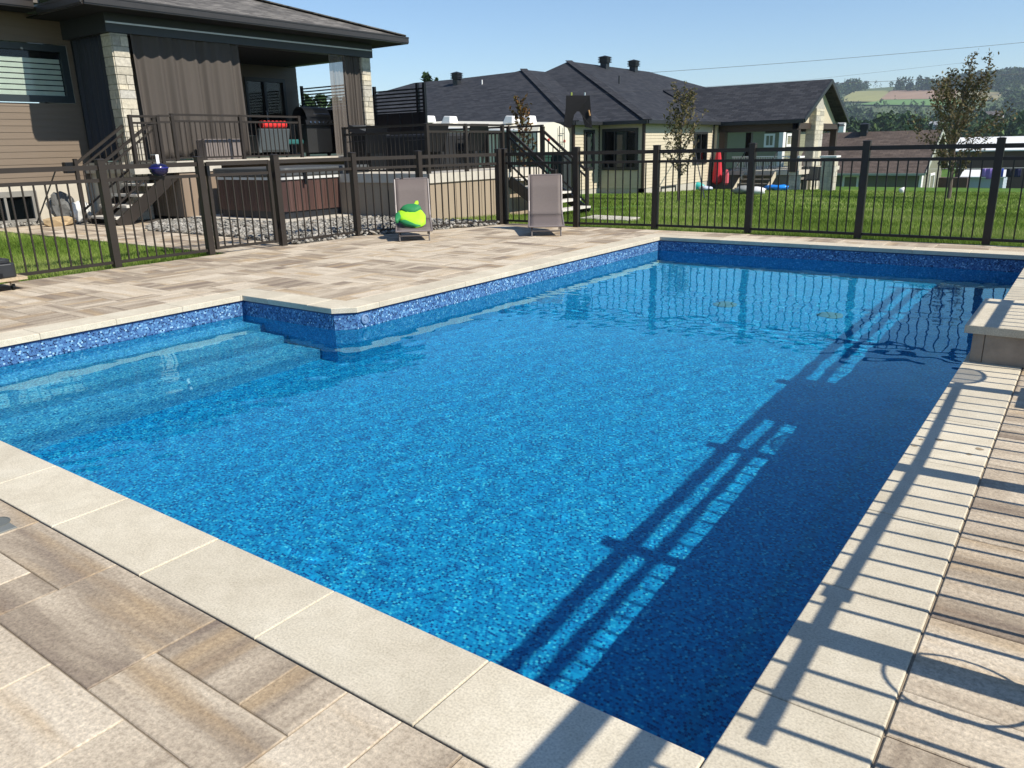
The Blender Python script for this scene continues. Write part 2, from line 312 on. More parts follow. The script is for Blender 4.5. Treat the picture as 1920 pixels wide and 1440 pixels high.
COPING = m_coping(); PAVER = m_paver(); MOSAIC = m_mosaic('water_tint_mosaic_floor', [(.01, .09, .32), (.012, .19, .50), (.015, .30, .65), (.02, .40, .75), (.07, .52, .83), (.20, .70, .90)], (.06, .39, .68))  # water's absorption of light is put into the floor palette
STEPM = m_mosaic('shallow_tint_mosaic_steps', [(.04, .14, .38), (.08, .28, .58), (.12, .40, .70), (.17, .48, .77), (.30, .63, .86), (.50, .80, .92)], (.19, .49, .74))  # paler palette paints in the weaker absorption over shallow steps
BANDM = m_mosaic('untinted_mosaic_band', [(.006, .02, .08), (.028, .075, .22), (.05, .13, .30), (.075, .19, .38), (.15, .33, .53), (.34, .54, .68)], (.14, .27, .46), .015); LAWN = m_lawn(); WATER = m_water()  # band palette keeps the liner colour without the painted water tint
METAL = pm('bronze_powder_coat', (.028, .0225, .0185), .5, .12, 3, spec=.3)
SAND = pm('joint_sand', (.27, .22, .16), .95, .2, 30)
CONC = pm('concrete', (.50, .46, .39), .9, .12, 5, bump=.3, bscale=60)
CONCD = pm('tread_concrete', (.58, .55, .49), .85, .1, 8)
SKIRT = pm('brown_skirt_panel', (.235, .175, .125), .7, .12, 3, stretch=(1, 1, .15))
SIDING = pm('tan_siding', (.165, .125, .09), .6, .06, 4, stretch=(1, .2, 4))
DARKTRIM = pm('charcoal_trim', (.018, .02, .022), .5, .1, 4)
SOFFIT = pm('dark_soffit', (.02, .02, .02), .8, .1, 4, spec=.1)
ROOF1 = m_shingle('weathered_shingles', (.10, .093, .085), (.22, .205, .185), bump=.9, mot=.45)
ROOF2 = m_shingle('black_shingles', (.024, .026, .032), (.050, .052, .059), rows=.16, w=.33, bump=1.0, mot=.12)
ROOF3 = m_shingle('brown_shingles', (.085, .065, .055), (.13, .10, .085), w=.5, rows=.2)
STONE = m_stone('column_stone', [(.34, .32, .27), (.50, .46, .38), (.40, .38, .34), (.60, .54, .42), (.46, .44, .40)])
BLACK = pm('black_plastic', (.007, .008, .010), .4, .15, 5, spec=.3)
WHITE = pm('white_paint', (.78, .78, .76), .5, .05, 3)

# ------------------------------------------------------------------ ground & hills
def frange(a, b, n): return [a+(b-a)*i/n for i in range(n+1)]
xs = sorted(set([-1400, -900, -600, -400, -250, -150, -100, -70] + [round(x, 3) for x in frange(-50, -18, 16)] + [-16, -13, -10, -8, -6.12, .29, 2, 4, 7, 12, 20, 30, 45, 70, 110, 160, 250, 400, 700, 1100]))
ys = sorted(set([-60, -20, -8, -3, -.12, 3, 6, 9.31, 10.2, 12, 15, 18, 21, 24, 28, 32, 36, 40, 42, 46, 52, 60, 80, 110, 160, 220, 300, 340]))
g = MB()
for i in range(len(xs)-1):
    for j in range(len(ys)-1):
        x0, x1, y0, y1 = xs[i], xs[i+1], ys[j], ys[j+1]
        if x0 >= -6.2 and x1 <= .3 and y0 >= -.2 and y1 <= 9.4: continue
        g.face([(x, y, H(x, y)-.035) for x, y in ((x0, y0), (x1, y0), (x1, y1), (x0, y1))])
go = g.build('lawn', LAWN); tag(go, 'mown green lawn sloping away behind the pool fence', None, None, 'structure')
HILLM = pm('hill_meadow', (.085, .12, .04), .95, .3, .01)
hl = MB(); hx = frange(-1500, 900, 90); hy = frange(335, 2100, 70)
hl.grid(lambda u, v: (hx[round(u*90)], hy[round(v*70)], H(hx[round(u*90)], hy[round(v*70)])-.2), 90, 70)
tag(hl.build('hills', HILLM, smooth=True), 'rolling farm hills closing the horizon', None, None, 'structure')
def field(name, pts, mat, label):
    q = [tg(*p, 300) for p in pts]; f = MB(); n = 12
    a, b_, c, d = q
    def fn(u, v):
        p = (a*(1-u)+b_*u)*(1-v)+(d*(1-u)+c*u)*v; return (p.x, p.y, H(p.x, p.y)+1.2)
    f.grid(fn, n, n); tag(f.build(name, mat, smooth=True), label, None, None, 'structure')
    return [(p.x, p.y) for p in q]
FLD = [field('field', [(1572, 192), (1652, 193), (1668, 171.5), (1600, 173)], pm('hay_field', (.27, .27, .10), .95, .12, .02), 'yellow green hay field on the far hillside'),
       field('field', [(1648, 189), (1788, 187), (1800, 171), (1672, 171)], pm('ploughed_field', (.30, .195, .125), .95, .15, .02), 'pinkish brown ploughed field on the far hillside'),
       field('field', [(1608, 198), (1800, 201), (1800, 187.5), (1655, 189.5)], pm('green_field', (.11, .22, .055), .95, .1, .02), 'bright green field strip below the ploughed field'),
       field('field', [(1790, 187), (1870, 190), (1880, 176), (1795, 172)], pm('upper_field', (.25, .22, .11), .95, .15, .02), 'pale upper field at the right of the hillside')]
def inpoly(x, y, P):
    c = False; j = len(P)-1
    for i in range(len(P)):
        if (P[i][1] > y) != (P[j][1] > y) and x < (P[j][0]-P[i][0])*(y-P[i][1])/(P[j][1]-P[i][1])+P[i][0]: c = not c
        j = i
    return c
FOREST = m_leaf('forest_leaf', [(.016, .042, .016), (.03, .068, .022), (.05, .095, .03), (.08, .13, .04)], 0)
def clumptree(mb, x, y, z, w, h, conif, n=26, sc=1):
    n = int(n*1.6)
    for k in range(n):
        t = random.random()
        if conif: rr = w*(1-t)*.55+.05*w; zz = z+h*(.06+.94*t)
        else: rr = w*.5*math.sqrt(max(.05, 1-(2*t-.95)**2)); zz = z+h*(.12+.85*t)
        an = random.random()*6.283; q = rr*random.uniform(.35, 1); s_ = w*random.uniform(.12, .22)*(.8 if conif else 1)*sc
        cx, cy = x+math.cos(an)*q, y+math.sin(an)*q; mb.cur = random.random()
        pts = [Vector((cx, cy, zz))+Vector((random.gauss(0, 1), random.gauss(0, 1), random.gauss(0, .9))).normalized()*s_ for _ in range(5)]
        mb.face(pts[:3]); mb.face(pts[1:4]); mb.face([pts[0], pts[3], pts[4]]); mb.face([pts[2], pts[3], pts[4]])
fr = MB(); cnt = 0
rnd = random.Random(3)
while cnt < 3600:
    an = rnd.uniform(R(-62), R(6)) if cnt % 6 == 0 else rnd.uniform(R(-17), R(0)); d = rnd.choice([rnd.uniform(230, 700), rnd.uniform(500, 1450), rnd.uniform(1200, 1750)])
    x, y = CO.x+math.sin(an)*d, CO.y+math.cos(an)*d
    if y < 180 or any(inpoly(x, y, F) for F in FLD): continue
    if d > 1230 and R(-13) < an < R(-8.4) and rnd.random() < .93: continue
    if d > 1500 and rnd.random() < .3: continue
    # keep the ground in front of the fields clear enough to see them
    h = rnd.uniform(9, 15)*(1 if d < 900 else .95); cf = rnd.random() < .45
    if any(inpoly(x-(x-CO.x)/d*k, y-(y-CO.y)/d*k, F) for F in FLD for k in (-60, -130, -200)): h *= .6
    clumptree(fr, x, y, H(x, y)-.5, h*(.55 if cf else .95), h, cf, 16 if d > 650 or an < R(-18) else 80, 1 if d > 650 or an < R(-18) else .4); cnt += 1
for k in range(120):   # ridge and mid-distance belts
    px = rnd.choice([rnd.uniform(1676, 1745), rnd.uniform(1575, 1606), rnd.uniform(1745, 1900)]); p = tg(px, 172 if px < 1700 else 171, 300); p = tg(px, 172.5, 300)
    clumptree(fr, p.x, p.y+rnd.uniform(0, 40), H(p.x, p.y)-1, 9, rnd.uniform(12, 22), rnd.random() < .7, 20)
tag(fr.build('forest', FOREST), 'dark mixed woods covering the lower hillside', 'forest', None, 'stuff')

# ------------------------------------------------------------------ pool
P = root('swimming_pool', 'long blue mosaic lined swimming pool with pale stone coping', 'swimming pool', (-2.3, 4.6, 0))
W_, L_, B_, YB = 4.576, 9.19, 6.0, 3.07; FZ = -1.27; e = .02
out = [(.24, -e), (.24, L_+e),   # right wall set back out of sight so refracted sun reaches the floor strip
       (-W_-e, L_+e), (-W_-e, 3.235), (-4.73, YB+e), (-B_-e, YB+e), (-B_-e, -e)]
lin = MB()
for i in range(len(out)):
    a, b_ = out[i], out[(i+1) % len(out)]
    lin.face([(a[0], a[1], FZ), (b_[0], b_[1], FZ), (b_[0], b_[1], -.215), (a[0], a[1], -.215)])
lin.face([(x, y, FZ) for x, y in out])
bnd = MB()
for i in range(len(out)):
    a, b_ = out[i], out[(i+1) % len(out)]; bnd.face([(a[0], a[1], -.215), (b_[0], b_[1], -.215), (b_[0], b_[1], -.05), (a[0], a[1], -.05)])
bnd.build('liner_above_water', BANDM, P)  # split from the liner so the painted water tint stops here
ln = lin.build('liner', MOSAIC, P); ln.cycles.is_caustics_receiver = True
st = MB()
for k, (xr, zt) in enumerate([(-5.74, -.46), (-5.39, -.72), (-4.94, -.97)]):
    x0 = -B_-.019 if k == 0 else [-5.74, -5.39][k-1]
    st.face([(x0, -.019, zt), (xr, -.019, zt), (xr, YB+.019, zt), (x0, YB+.019, zt)])
    zb = [-.72, -.97, FZ][k]; st.face([(xr, -.019, zb), (xr, YB+.019, zb), (xr, YB+.019, zt), (xr, -.019, zt)])
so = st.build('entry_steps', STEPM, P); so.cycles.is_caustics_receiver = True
# dark strip added under the coping to draw its shadow line
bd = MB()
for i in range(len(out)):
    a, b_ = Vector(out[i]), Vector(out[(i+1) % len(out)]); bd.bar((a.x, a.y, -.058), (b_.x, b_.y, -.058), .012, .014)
bd.build('coping_shadow_strip', pm('shadow_strip_navy', (.008, .02, .08), .4, .1), P)
cp = MB(); CT, CB = 0., -.05; J = .0018
def slab(x0, x1, y0, y1): cp.cur = random.random(); cp.bbox(x0+J, x1-J, y0+J, y1-J, CB, CT+random.uniform(-.0008, .0008), .003)
x = 0.
for k in range(11):                                   # near edge
    x1 = x; x0 = max(x-.6096, -B_-.30); slab(x0, x1, -.30, 0); x = x0
    if x <= -B_-.29: break
for k in range(-1, 17): slab(0, .305, max(-1.5, .284+.605*(k-1)), .284+.605*k)   # right edge
x = -W_-.30
while x < -.01: slab(x, min(x+.6096, 0), L_, L_+.30); x += .6096
y = 3.50
while y < L_-.01: slab(-W_-.30, -W_, y, min(y+.6096, L_)); y += .6096
x = -B_-.30
y = 0
while y < YB-.01: slab(-B_-.30, -B_, y, min(y+.6096, YB)); y += .6096
for a, b_ in ((-6.30, -5.62), (-5.62, -5.05)): slab(a, b_, YB, YB+.30)
cp.cur = .6; cp.prism([(-5.05+J, YB), (-4.735, YB), (-4.576, 3.225), (-4.576, 3.497), (-4.876, 3.497), (-5.047, 3.37)], CB, CT, .02)
cp.cur = .7
cp.build('coping', COPING, P, bevel=.002)
gr = MB()   # grey grout bed under coping slabs
for (x0, x1, y0, y1) in [(-6.30, 0, -.298, -.004), (.004, .303, -1.4, 9.49), (-4.87, 0, L_+.004, L_+.298), (-4.87, -4.58, 3.4, L_), (-6.298, -6.004, 0, YB+.29), (-6.0, -4.9, YB+.004, YB+.298)]: gr.box(x0, x1, y0, y1, -.046, -.010)
gr.build('coping_bed', pm('grout', (.30, .26, .20), .9, .15, 20), P)
jt = MB(); jt.lathe((-4.592, 3.32, -.125), [(.045, 0), (.045, .012), (.034, .017), (.032, .008), (.018, .008), (.016, .014), (.001, .014)], 20, (1, 0, 0))
jt.build('return_jet', pm('jet_plastic', (.16, .26, .42), .3, .05), P, smooth=False)
for (x, y) in ((-2.66, 6.92), (-1.55, 6.95)):
    d = MB(); d.lathe((x, y, FZ), [(.13, .001), (.13, .02), (.10, .035), (.001, .04)], 24)
    o = d.build('main_drain', pm('drain_plastic', (.20, .24, .25), .5, .1), P); o.cycles.is_caustics_receiver = True
# water
NX, NY = 330, 480; wx = np.linspace(-6.6, .75, NX+1); wy = np.linspace(-.6, 9.8, NY+1); X, Y = np.meshgrid(wx, wy)  # sheet runs on unseen past the walls to refract sun onto the floor
rs = np.random.RandomState(4); Z = np.zeros_like(X)
for lam, amp, n in ((1.6, .0013, 7), (.7, .0016, 9), (.33, .0018, 12), (.17, .0022, 14)):
    for k in range(n):
        th = rs.uniform(0, 6.283); l = lam*rs.uniform(.75, 1.3); kk = 6.283/l; ph = rs.uniform(0, 6.283)
        Z += amp/ kk * 1.0 * np.sin(kk*(X*np.cos(th)+Y*np.sin(th))+ph)
# a band of stronger ripples half way down the pool
band = np.exp(-((Y-6.3-.25*np.sin(X*2)-.12*X)/.38)**2)+.6*np.exp(-((Y-1.0)**2+(X+1.7)**2)/.15)
Z += band*.010/40*sum(np.sin(6.283/rs.uniform(.10, .26)*(X*np.cos(t_)+Y*np.sin(t_))+rs.uniform(0, 6)) for t_ in rs.uniform(0.6, 2.5, 8))
vs = np.stack([X, Y, Z-.2], 2).reshape(-1, 3); idx = np.arange((NX+1)*(NY+1)).reshape(NY+1, NX+1)
fs = np.stack([idx[:-1, :-1], idx[:-1, 1:], idx[1:, 1:], idx[1:, :-1]], 2).reshape(-1, 4)
me = bpy.data.meshes.new('water'); me.vertices.add(len(vs)); me.vertices.foreach_set('co', vs.astype('f').ravel()); me.loops.add(fs.size); me.loops.foreach_set('vertex_index', fs.astype('i').ravel())
me.polygons.add(len(fs)); me.polygons.foreach_set('loop_start', np.arange(0, fs.size, 4, dtype='i')); me.polygons.foreach_set('loop_total', np.full(len(fs), 4, 'i')); me.polygons.foreach_set('use_smooth', np.ones(len(fs), bool)); me.update()
me.materials.append(WATER); wo = bpy.data.objects.new('water', me); COL.objects.link(wo); wo.cycles.is_caustics_caster = True
tag(wo, 'clear blue pool water with soft ripples', None, None, 'structure')

# ------------------------------------------------------------------ pavers
def pavers(name, rects, clips, label, seed):
    rn = random.Random(seed); mb = MB(); M_ = .19
    for (x0, x1, y0, y1) in rects:
        nx, ny = max(1, round((x1-x0)/M_)), max(1, round((y1-y0)/M_)); mx, my = (x1-x0)/nx, (y1-y0)/ny
        occ = [[0]*nx for _ in range(ny)]
        for j in range(ny):
            for i in range(nx):
                if occ[j][i]: continue
                opts = [(3, 2), (2, 2), (2, 3), (3, 2), (2, 1), (3, 1), (1, 2), (2, 2), (4, 2)]; rn.shuffle(opts)
                for w, h in opts+[(1, 1)]:
                    if i+w <= nx and j+h <= ny and not any(occ[j+b][i+a] for a in range(w) for b in range(h)):
                        if (w, h) in ((2, 1), (3, 1), (1, 2)) and rn.random() < .35: continue
                        break
                for a in range(w):
                    for b in range(h): occ[j+b][i+a] = 1
                mb.cur = rn.random()*.999; g_ = .0022; zz = rn.uniform(-.0012, .0012)
                mb.bbox(x0+i*mx+g_, x0+(i+w)*mx-g_, y0+j*my+g_, y0+(j+h)*my-g_, -.03, zz-.001, .0028)
    bm = bmesh.new(); o = mb.build(name, PAVER)
    for (p, n_) in clips:
        bm.from_mesh(o.data); bmesh.ops.bisect_plane(bm, geom=bm.verts[:]+bm.edges[:]+bm.faces[:], plane_co=p, plane_no=n_, clear_outer=True); bm.to_mesh(o.data); bm.clear()
    bm.free(); tag(o, label, None, None, 'structure'); return o
YF = 10.03
pavers('pool_deck', [(-6.302, .302, -3.73, -.302)], [], 'blended tan and taupe paver deck on the near side of the pool', 5)
pavers('pool_deck', [(-9.05, -6.304, -3.0, YF), (-6.304, -4.878, 3.374, YF), (-4.878, .307, 9.494, YF)], [((-8.93, 7.4, 0), (-.935, .39, 0))], 'blended tan and taupe paver deck between the pool and the fences', 11)
pavers('pool_deck', [(.308, .878, -3.9, YF), (.878, 3.3, -3.9, 9.99)], [], 'blended paver deck along the right side of the pool', 21)
pavers('garden_path', [(-16.9, -9.06, 5.0, 6.3), (-16.9, -13.6, 6.3, 7.25)], [], 'paver path leading from the gate to the porch stairs', 31)
sb = MB()
for (x0, x1, y0, y1) in [(-6.302, .302, -3.73, -.302), (-9.05, -6.304, -3.0, 6.4), (-8.6, -6.304, 6.4, 8.2), (-8.0, -6.304, 8.2, YF), (-6.304, -4.878, 3.374, YF), (-4.878, .307, 9.494, YF), (.304, 3.3, -3.9, 9.99), (-16.9, -9.06, 5.0, 6.3), (-16.9, -13.6, 6.3, 7.25)]:
    sb.face([(x0, y0, -.007), (x1, y0, -.007), (x1, y1, -.007), (x0, y1, -.007)])
tag(sb.build('paver_bed', SAND), 'sand filled joints between the deck pavers', None, None, 'structure')
sk = MB(); sk.bbox(-2.78, -2.54, -.44, -.305-.07, -.02, .004, .002); sk2 = MB(); sk2.lathe((-2.64, -.41, .004), [(.05, 0), (.05, .003), (.046, .003), (.046, .001), (.001, .001)], 20)
sr = root('skimmer_access', 'grey square skimmer lid set into the pavers near the coping', 'skimmer lid', (-2.64, -.41, 0)); sk.build('lid', pm('grey_lid', (.17, .18, .17), .6, .1), sr); sk2.build('ring', pm('grey_lid_ring', (.14, .15, .14), .6, .1), sr)
# stains on coping
sm = pm('wet_stain', (.30, .235, .15), .7, .2, 30)
for k, (px, py, r_) in enumerate([(1761, 825, .016), (1714, 836, .011), (1836, 842, .015), (1817, 852, .011), (1727, 824, .009)]):
    p = atZ(px, py, 0); s_ = MB(); s_.face([(p.x+r_*1.1*math.cos(a)*(1+.2*math.sin(3*a+k)), p.y+r_*math.sin(a)*(1+.15*math.cos(2*a+k)), .0012) for a in frange(0, 6.283-.3, 20)])
    tag(s_.build('stain', sm), None, None, None, 'structure')
# stone pedestal at pool edge
pd = root('stone_pedestal', 'low stone block pedestal with pale cap slabs beside the pool', 'pedestal', (.4, 4.4, 0))
c_ = MB()
for (a, b_) in ((3.9, 4.385), (4.385, 4.87)): c_.cur = random.random(); c_.bbox(-.015, .92, a+.001, b_-.001, .179, .229, .004)
c_.build('cap_slabs', COPING, pd)
c_ = MB()
for (a, b_, c0, c1) in ((.03, .093, 3.925, 4.85), (.096, .5, 3.925, 4.85), (.503, .9, 3.925, 4.85)): c_.cur = random.random(); c_.box(a, b_, c0, c1, 0, .178)
c_.build('base_blocks', pm('brown_block', (.30, .25, .20), .9, .15, 12, bump=.4, bscale=50), pd, bevel=.003)

# ------------------------------------------------------------------ fences
def post(mb, x, y, z0, h=1.285, w=.088):
    mb.box(x-w/2, x+w/2, y-w/2, y+w/2, z0, z0+h-.02)
    c = w/2+.004; mb.add([(x-c, y-c, z0+h-.02), (x+c, y-c, z0+h-.02), (x+c, y+c, z0+h-.02), (x-c, y+c, z0+h-.02), (x-c, y-c, z0+h-.008), (x+c, y-c, z0+h-.008), (x+c, y+c, z0+h-.008), (x-c, y+c, z0+h-.008), (x-.02, y-.02, z0+h), (x+.02, y-.02, z0+h), (x+.02, y+.02, z0+h), (x-.02, y+.02, z0+h)],
          [(3, 2, 1, 0), (8, 9, 10, 11)]+[(i, (i+1) % 4, (i+1) % 4+4, i+4) for i in range(4)]+[(i+4, (i+1) % 4+4, (i+1) % 4+8, i+8) for i in range(4)])
def panel(mb, a, b_, z0=0., z1=None, top=1.185, mid=1.037, bot=.06, pk=.016, pitch=.122, gap=.045, rail=(.04, .055), frame=False):
    a, b_ = Vector((a[0], a[1])), Vector((b_[0], b_[1])); d = (b_-a); Ln = d.length; d /= Ln; z1 = z0 if z1 is None else z1
    A, B = a+d*gap, b_-d*gap; za = z0; zb = z1
    for z, w, h in ((top, rail[0], rail[1]), (mid, .034, .04), (bot, .030, .035)):
        mb.bar((A.x, A.y, za+z), (B.x, B.y, zb+z), w, h)
    n = max(1, round((Ln-2*gap)/pitch)); st_ = (Ln-2*gap)/n
    for k in range(1, n):
        t = k*st_/(Ln-2*gap); q = A+(B-A)*t; zz = za+(zb-za)*t
        mb.bar((q.x, q.y, zz+bot-.01), (q.x, q.y, zz+mid), pk, pk, up=(d.x, d.y, 0) if False else (0, 1, 0))
    if frame:
        for q in (A, B): mb.bar((q.x, q.y, z0+bot-.02), (q.x, q.y, z0+top+.02), .045, .045, up=(0, 1, 0))
def fence(label, pts, skip=()):
    r = root('metal_fence', label, 'fence', (pts[0][0], pts[0][1], 0))
    for (x, y) in pts: m = MB(); post(m, x, y, 0); m.build('post', METAL, r)
    for k in range(len(pts)-1):
        if k in skip: continue
        m = MB(); panel(m, pts[k], pts[k+1]); m.build('panel', METAL, r)
    return r
fence('bronze metal fence left of the gate, between deck and left lawn', [(-9.14, .6), (-9.13, 2.05), (-9.13, 3.5), (-9.12, 4.80)])
fence('bronze metal fence from the gate past the hot tub to the corner', [(-9.02, 5.93), (-8.97, 7.36), (-8.54, 8.40), (-7.97, 9.80)])
fence('dark metal fence across the far end of the pool before the lawn', [(-7.93, 9.92), (-6.47, 9.95), (-5.13, 10.14), (-3.63, 10.18), (-2.07, 10.12), (-.54, 10.07), (1.0, 10.05)])
RX = .985
fence('metal fence along the right side of the pool casting shadows', [(RX, -2.0), (RX, -.70), (RX, .655), (RX, 2.03), (RX, 3.39), (RX, 4.78), (RX, 6.15), (RX, 7.5), (RX, 8.85)])
gt = root('metal_gate', 'bronze metal pool gate with its own frame between two posts', 'gate', (-9.07, 5.36, 0))
m = MB(); panel(m, (-9.12, 4.875), (-9.03, 5.86), gap=.035, frame=True, bot=.075, pk=.016); m.build('gate_panel', METAL, gt)
m = MB(); m.box(-9.13, -9.05, 4.86, 4.90, 1.03, 1.16); m.build('latch', BLACK, gt)
for z in (.25, .95): m = MB(); m.box(-9.08, -9.04, 5.83, 5.88, z, z+.09); m.build('hinge', BLACK, gt)
# things hung on the right fence (their shadows fall on the coping)
pn = root('skimmer_net', 'long handled pool net hung on the right fence', 'pool net', (.95, 1.8, .85))
m = MB(); m.tube([(.93, .155, .80), (.93, .9, .81), (.93, 2.2, .80), (.93, 3.46, .825)], .018, 10); m.build('pole', pm('alu_pole', (.3, .4, .5), .3, .1, metal=.6), pn)
m = MB(); m.tube([(.93, .86, .81), (.93, .93, .81)], .03, 10); m.build('clamp', BLACK, pn)
m = MB(); ring = [(.93-.0, 3.63+.17*math.sin(a), .83-.10*math.cos(a)) for a in frange(0, 6.283, 28)]; m.tube(ring, .009, 8, False); m.build('hoop', BLACK, pn)
m = MB(); m.face([(.931, 3.63+.165*math.sin(a), .83-.095*math.cos(a)) for a in frange(0, 6.0, 20)]); m.build('net', m_sheer('net_mesh', (.2, .3, .35), .62), pn, thick=.002)
hb = root('hose_hoop', 'coiled hose hung on a right fence post', 'hose', (.92, .62, .55))
m = MB()
for q in range(1): m.tube([(.92-.012*q, .60+.01*q+(.13+.008*q)*math.sin(a), .47-(.155+.008*q)*math.cos(a)) for a in frange(0, 6.283, 32)], .0045, 6, False)
m.build('coil', pm('vac_hose', (.05, .12, .3), .5, .1), hb)
tw = root('brush_head', 'pool brush head hung by the right fence post', 'brush', (.93, 3.32, .55)); m = MB(); m.box(.90, .95, 3.12, 3.52, .47, .53); m.build('brush_block', BLACK, tw); m = MB(); m.box(.90, .95, 3.15, 3.49, .40, .468); m.build('bristles', pm('bristle', (.5, .5, .5), .9, .2), tw)

# ------------------------------------------------------------------ builders for houses
def laps(mb, axis, c, a0, a1, z0, z1, sgn=1, pitch=.128, out_=.011, opens=()):
    z = z0
    while z < z1-.005:
        zt = min(z+pitch, z1); segs = [(a0, a1)]
        for (_a, _b, q0, q1) in opens:
            for q in (q0, q1):
                if z+.004 < q < zt-.004: zt = q
        for (o0, o1, q0, q1) in opens:
            if zt > q0+.002 and z < q1-.002:
                ns = []
                for (s0, s1) in segs:
                    if o1 <= s0 or o0 >= s1: ns.append((s0, s1)); continue
                    if o0 > s0: ns.append((s0, o0))
                    if o1 < s1: ns.append((o1, s1))
                segs = ns
        mb.cur = random.random()
        for (s0, s1) in segs:
            cb, ct = c+sgn*out_, c+sgn*.001
            if axis == 'X':
                q = [(cb, s0, z), (cb, s1, z), (ct, s1, zt), (ct, s0, zt)]; lip = [(c, s0, z), (c, s1, z), (cb, s1, z), (cb, s0, z)]
            else:
                q = [(s0, cb, z), (s1, cb, z), (s1, ct, zt), (s0, ct, zt)]; lip = [(s0, c, z), (s1, c, z), (s1, cb, z), (s0, cb, z)]
            mb.face(q); mb.face(lip)
        z = zt
def stones(mb, x0, x1, y0, y1, z0, z1, hmin=.1, hmax=.2, wmin=.12, wmax=.34):
    z = z0
    while z < z1-.02:
        h = min(random.uniform(hmin, hmax), z1-z)
        for side in range(4):
            lo, hi = ((y0, y1) if side % 2 == 0 else (x0, x1)); a = lo
            while a < hi-.01:
                w = random.uniform(wmin, wmax)
                if hi-(a+w) < wmin*.8: w = hi-a
                b_ = a+w; t = random.uniform(.008, .02); mb.cur = random.random(); g_ = .007
                if side == 0: mb.box(x1-.01, x1+t, a+g_, b_-g_, z+g_, z+h-g_)
                elif side == 2: mb.box(x0-t, x0+.01, a+g_, b_-g_, z+g_, z+h-g_)
                elif side == 1: mb.box(a+g_, b_-g_, y0-t, y0+.01, z+g_, z+h-g_)
                else: mb.box(a+g_, b_-g_, y1-.01, y1+t, z+g_, z+h-g_)
                a = b_
        z += h
    mb.cur = .1; mb.box(x0+.004, x1-.004, y0+.004, y1-.004, z0, z1)
def roofplane(mb, pts, th=.05):
    mb.face(pts); mb.face([(p[0], p[1], p[2]-th) for p in pts][::-1])
    n = len(pts)
    for i in range(n):
        a, b_ = pts[i], pts[(i+1) % n]; mb.face([(a[0], a[1], a[2]-th), (b_[0], b_[1], b_[2]-th), b_, a])
def window(par, axis, c, a0, a1, z0, z1, fmat, gmat, sgn=1, fw=.07, mull=(), deep=.03, frame=True):
    f = MB()
    def bx(u0, u1, w0, w1, t0, t1, mb):
        if axis == 'X': mb.box(min(c+sgn*t0, c+sgn*t1), max(c+sgn*t0, c+sgn*t1), u0, u1, w0, w1)
        else: mb.box(u0, u1, min(c+sgn*t0, c+sgn*t1), max(c+sgn*t0, c+sgn*t1), w0, w1)
    bx(a0, a1, z0, z0+fw, -.03, deep, f); bx(a0, a1, z1-fw, z1, -.03, deep, f); bx(a0, a0+fw, z0+fw, z1-fw, -.03, deep, f); bx(a1-fw, a1, z0+fw, z1-fw, -.03, deep, f)
    for mm in mull: bx(mm-.025, mm+.025, z0+fw, z1-fw, -.03, deep-.008, f)
    fo = f.build('window', fmat, par); p = MB(); cc = c-sgn*.02; b0, b1, t0, t1 = a0+fw, a1-fw, z0+fw, z1-fw
    q = [(b0, t0), (b1, t0), (b1, t1), (b0, t1)]; q = [(cc, a, b) for a, b in q] if axis == 'X' else [(a, cc, b) for a, b in q]
    p.face(q); p.build('pane', gmat, fo)
    p = MB(); bk_ = -.16 if frame else -.034; bx(a0+.01, a1-.01, z0+.01, z1-.01, bk_-.001, bk_, p); p.build('dark_room_panel', INTER, fo); return fo  # dark sheet added behind the pane to paint an unlit room

# ================================================================== LEFT HOUSE
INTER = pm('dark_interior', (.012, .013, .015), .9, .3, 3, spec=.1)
GLD = m_glass('house_glass', (.88, .93, .88))
HS = root('house', 'tan sided house with stone columns and covered porch at left', 'house', (-17.6, 7, 0))
WX = -17.6
m = MB(); laps(m, 'X', WX, -6, 7.62, .80, 4.12, opens=((4.2, 7.5, 2.40, 3.57),)); m.box(WX-.25, WX-.004, -6, 7.62, .8, 4.0) if False else None
m.face([(WX-.05, -6, .8), (WX-.05, 4.2, .8), (WX-.05, 4.2, 4), (WX-.05, -6, 4)])
laps(m, 'Y', 7.64, -19.2, WX, 1.2, 4.0, sgn=1); m.build('wall', SIDING, HS)
m = MB(); m.box(WX-.02, WX+.015, 7.60, 7.69, .80, 3.95); m.build('corner_trim', DARKTRIM, HS)
m = MB(); m.box(WX-.2, WX-.002, -6, 7.6, -.3, .80); m.build('foundation', pm('parged_foundation', (.50, .46, .385), .9, .08, 4), HS)
DGREY = pm('dark_grey_frame', (.02, .03, .035), .4, .1)  # one even dark grey for the window frame
w = window(HS, 'X', WX, 4.2, 7.46, 2.42, 3.55, DGREY, GLD, fw=.13, deep=.05)
m = MB(); zz = 2.56
for k in range(7): m.box(WX-.05, WX-.046, 4.34, 7.32, zz, zz+.084); zz += .106
m.build('blind', pm('blind_white', (.80, .86, .80), .5, .06), w)
w = window(HS, 'X', WX+.035, 5.2, 6.32, -.02, .66, pm('window_well_grey', (.22, .21, .19), .5, .1), m_glass('basement_glass', (.5, .6, .62)), fw=.11, mull=(5.7,), deep=.04, frame=False)
XB = -19.2
m = MB(); laps(m, 'X', XB, 7.6, 14.85, 1.2, 3.9, opens=((13.0, 14.38, 1.2, 3.34),)); m.box(XB-.3, XB-.004, 7.6, 13.0, 1.2, 3.9); m.box(XB-.3, XB-.004, 14.38, 14.85, 1.2, 3.9); m.box(XB-.3, XB-.02, 13, 14.38, 3.34, 3.9); m.build('porch_wall', pm('porch_siding', (.10, .08, .065), .6, .06, 4), HS)
dr = MB(); 
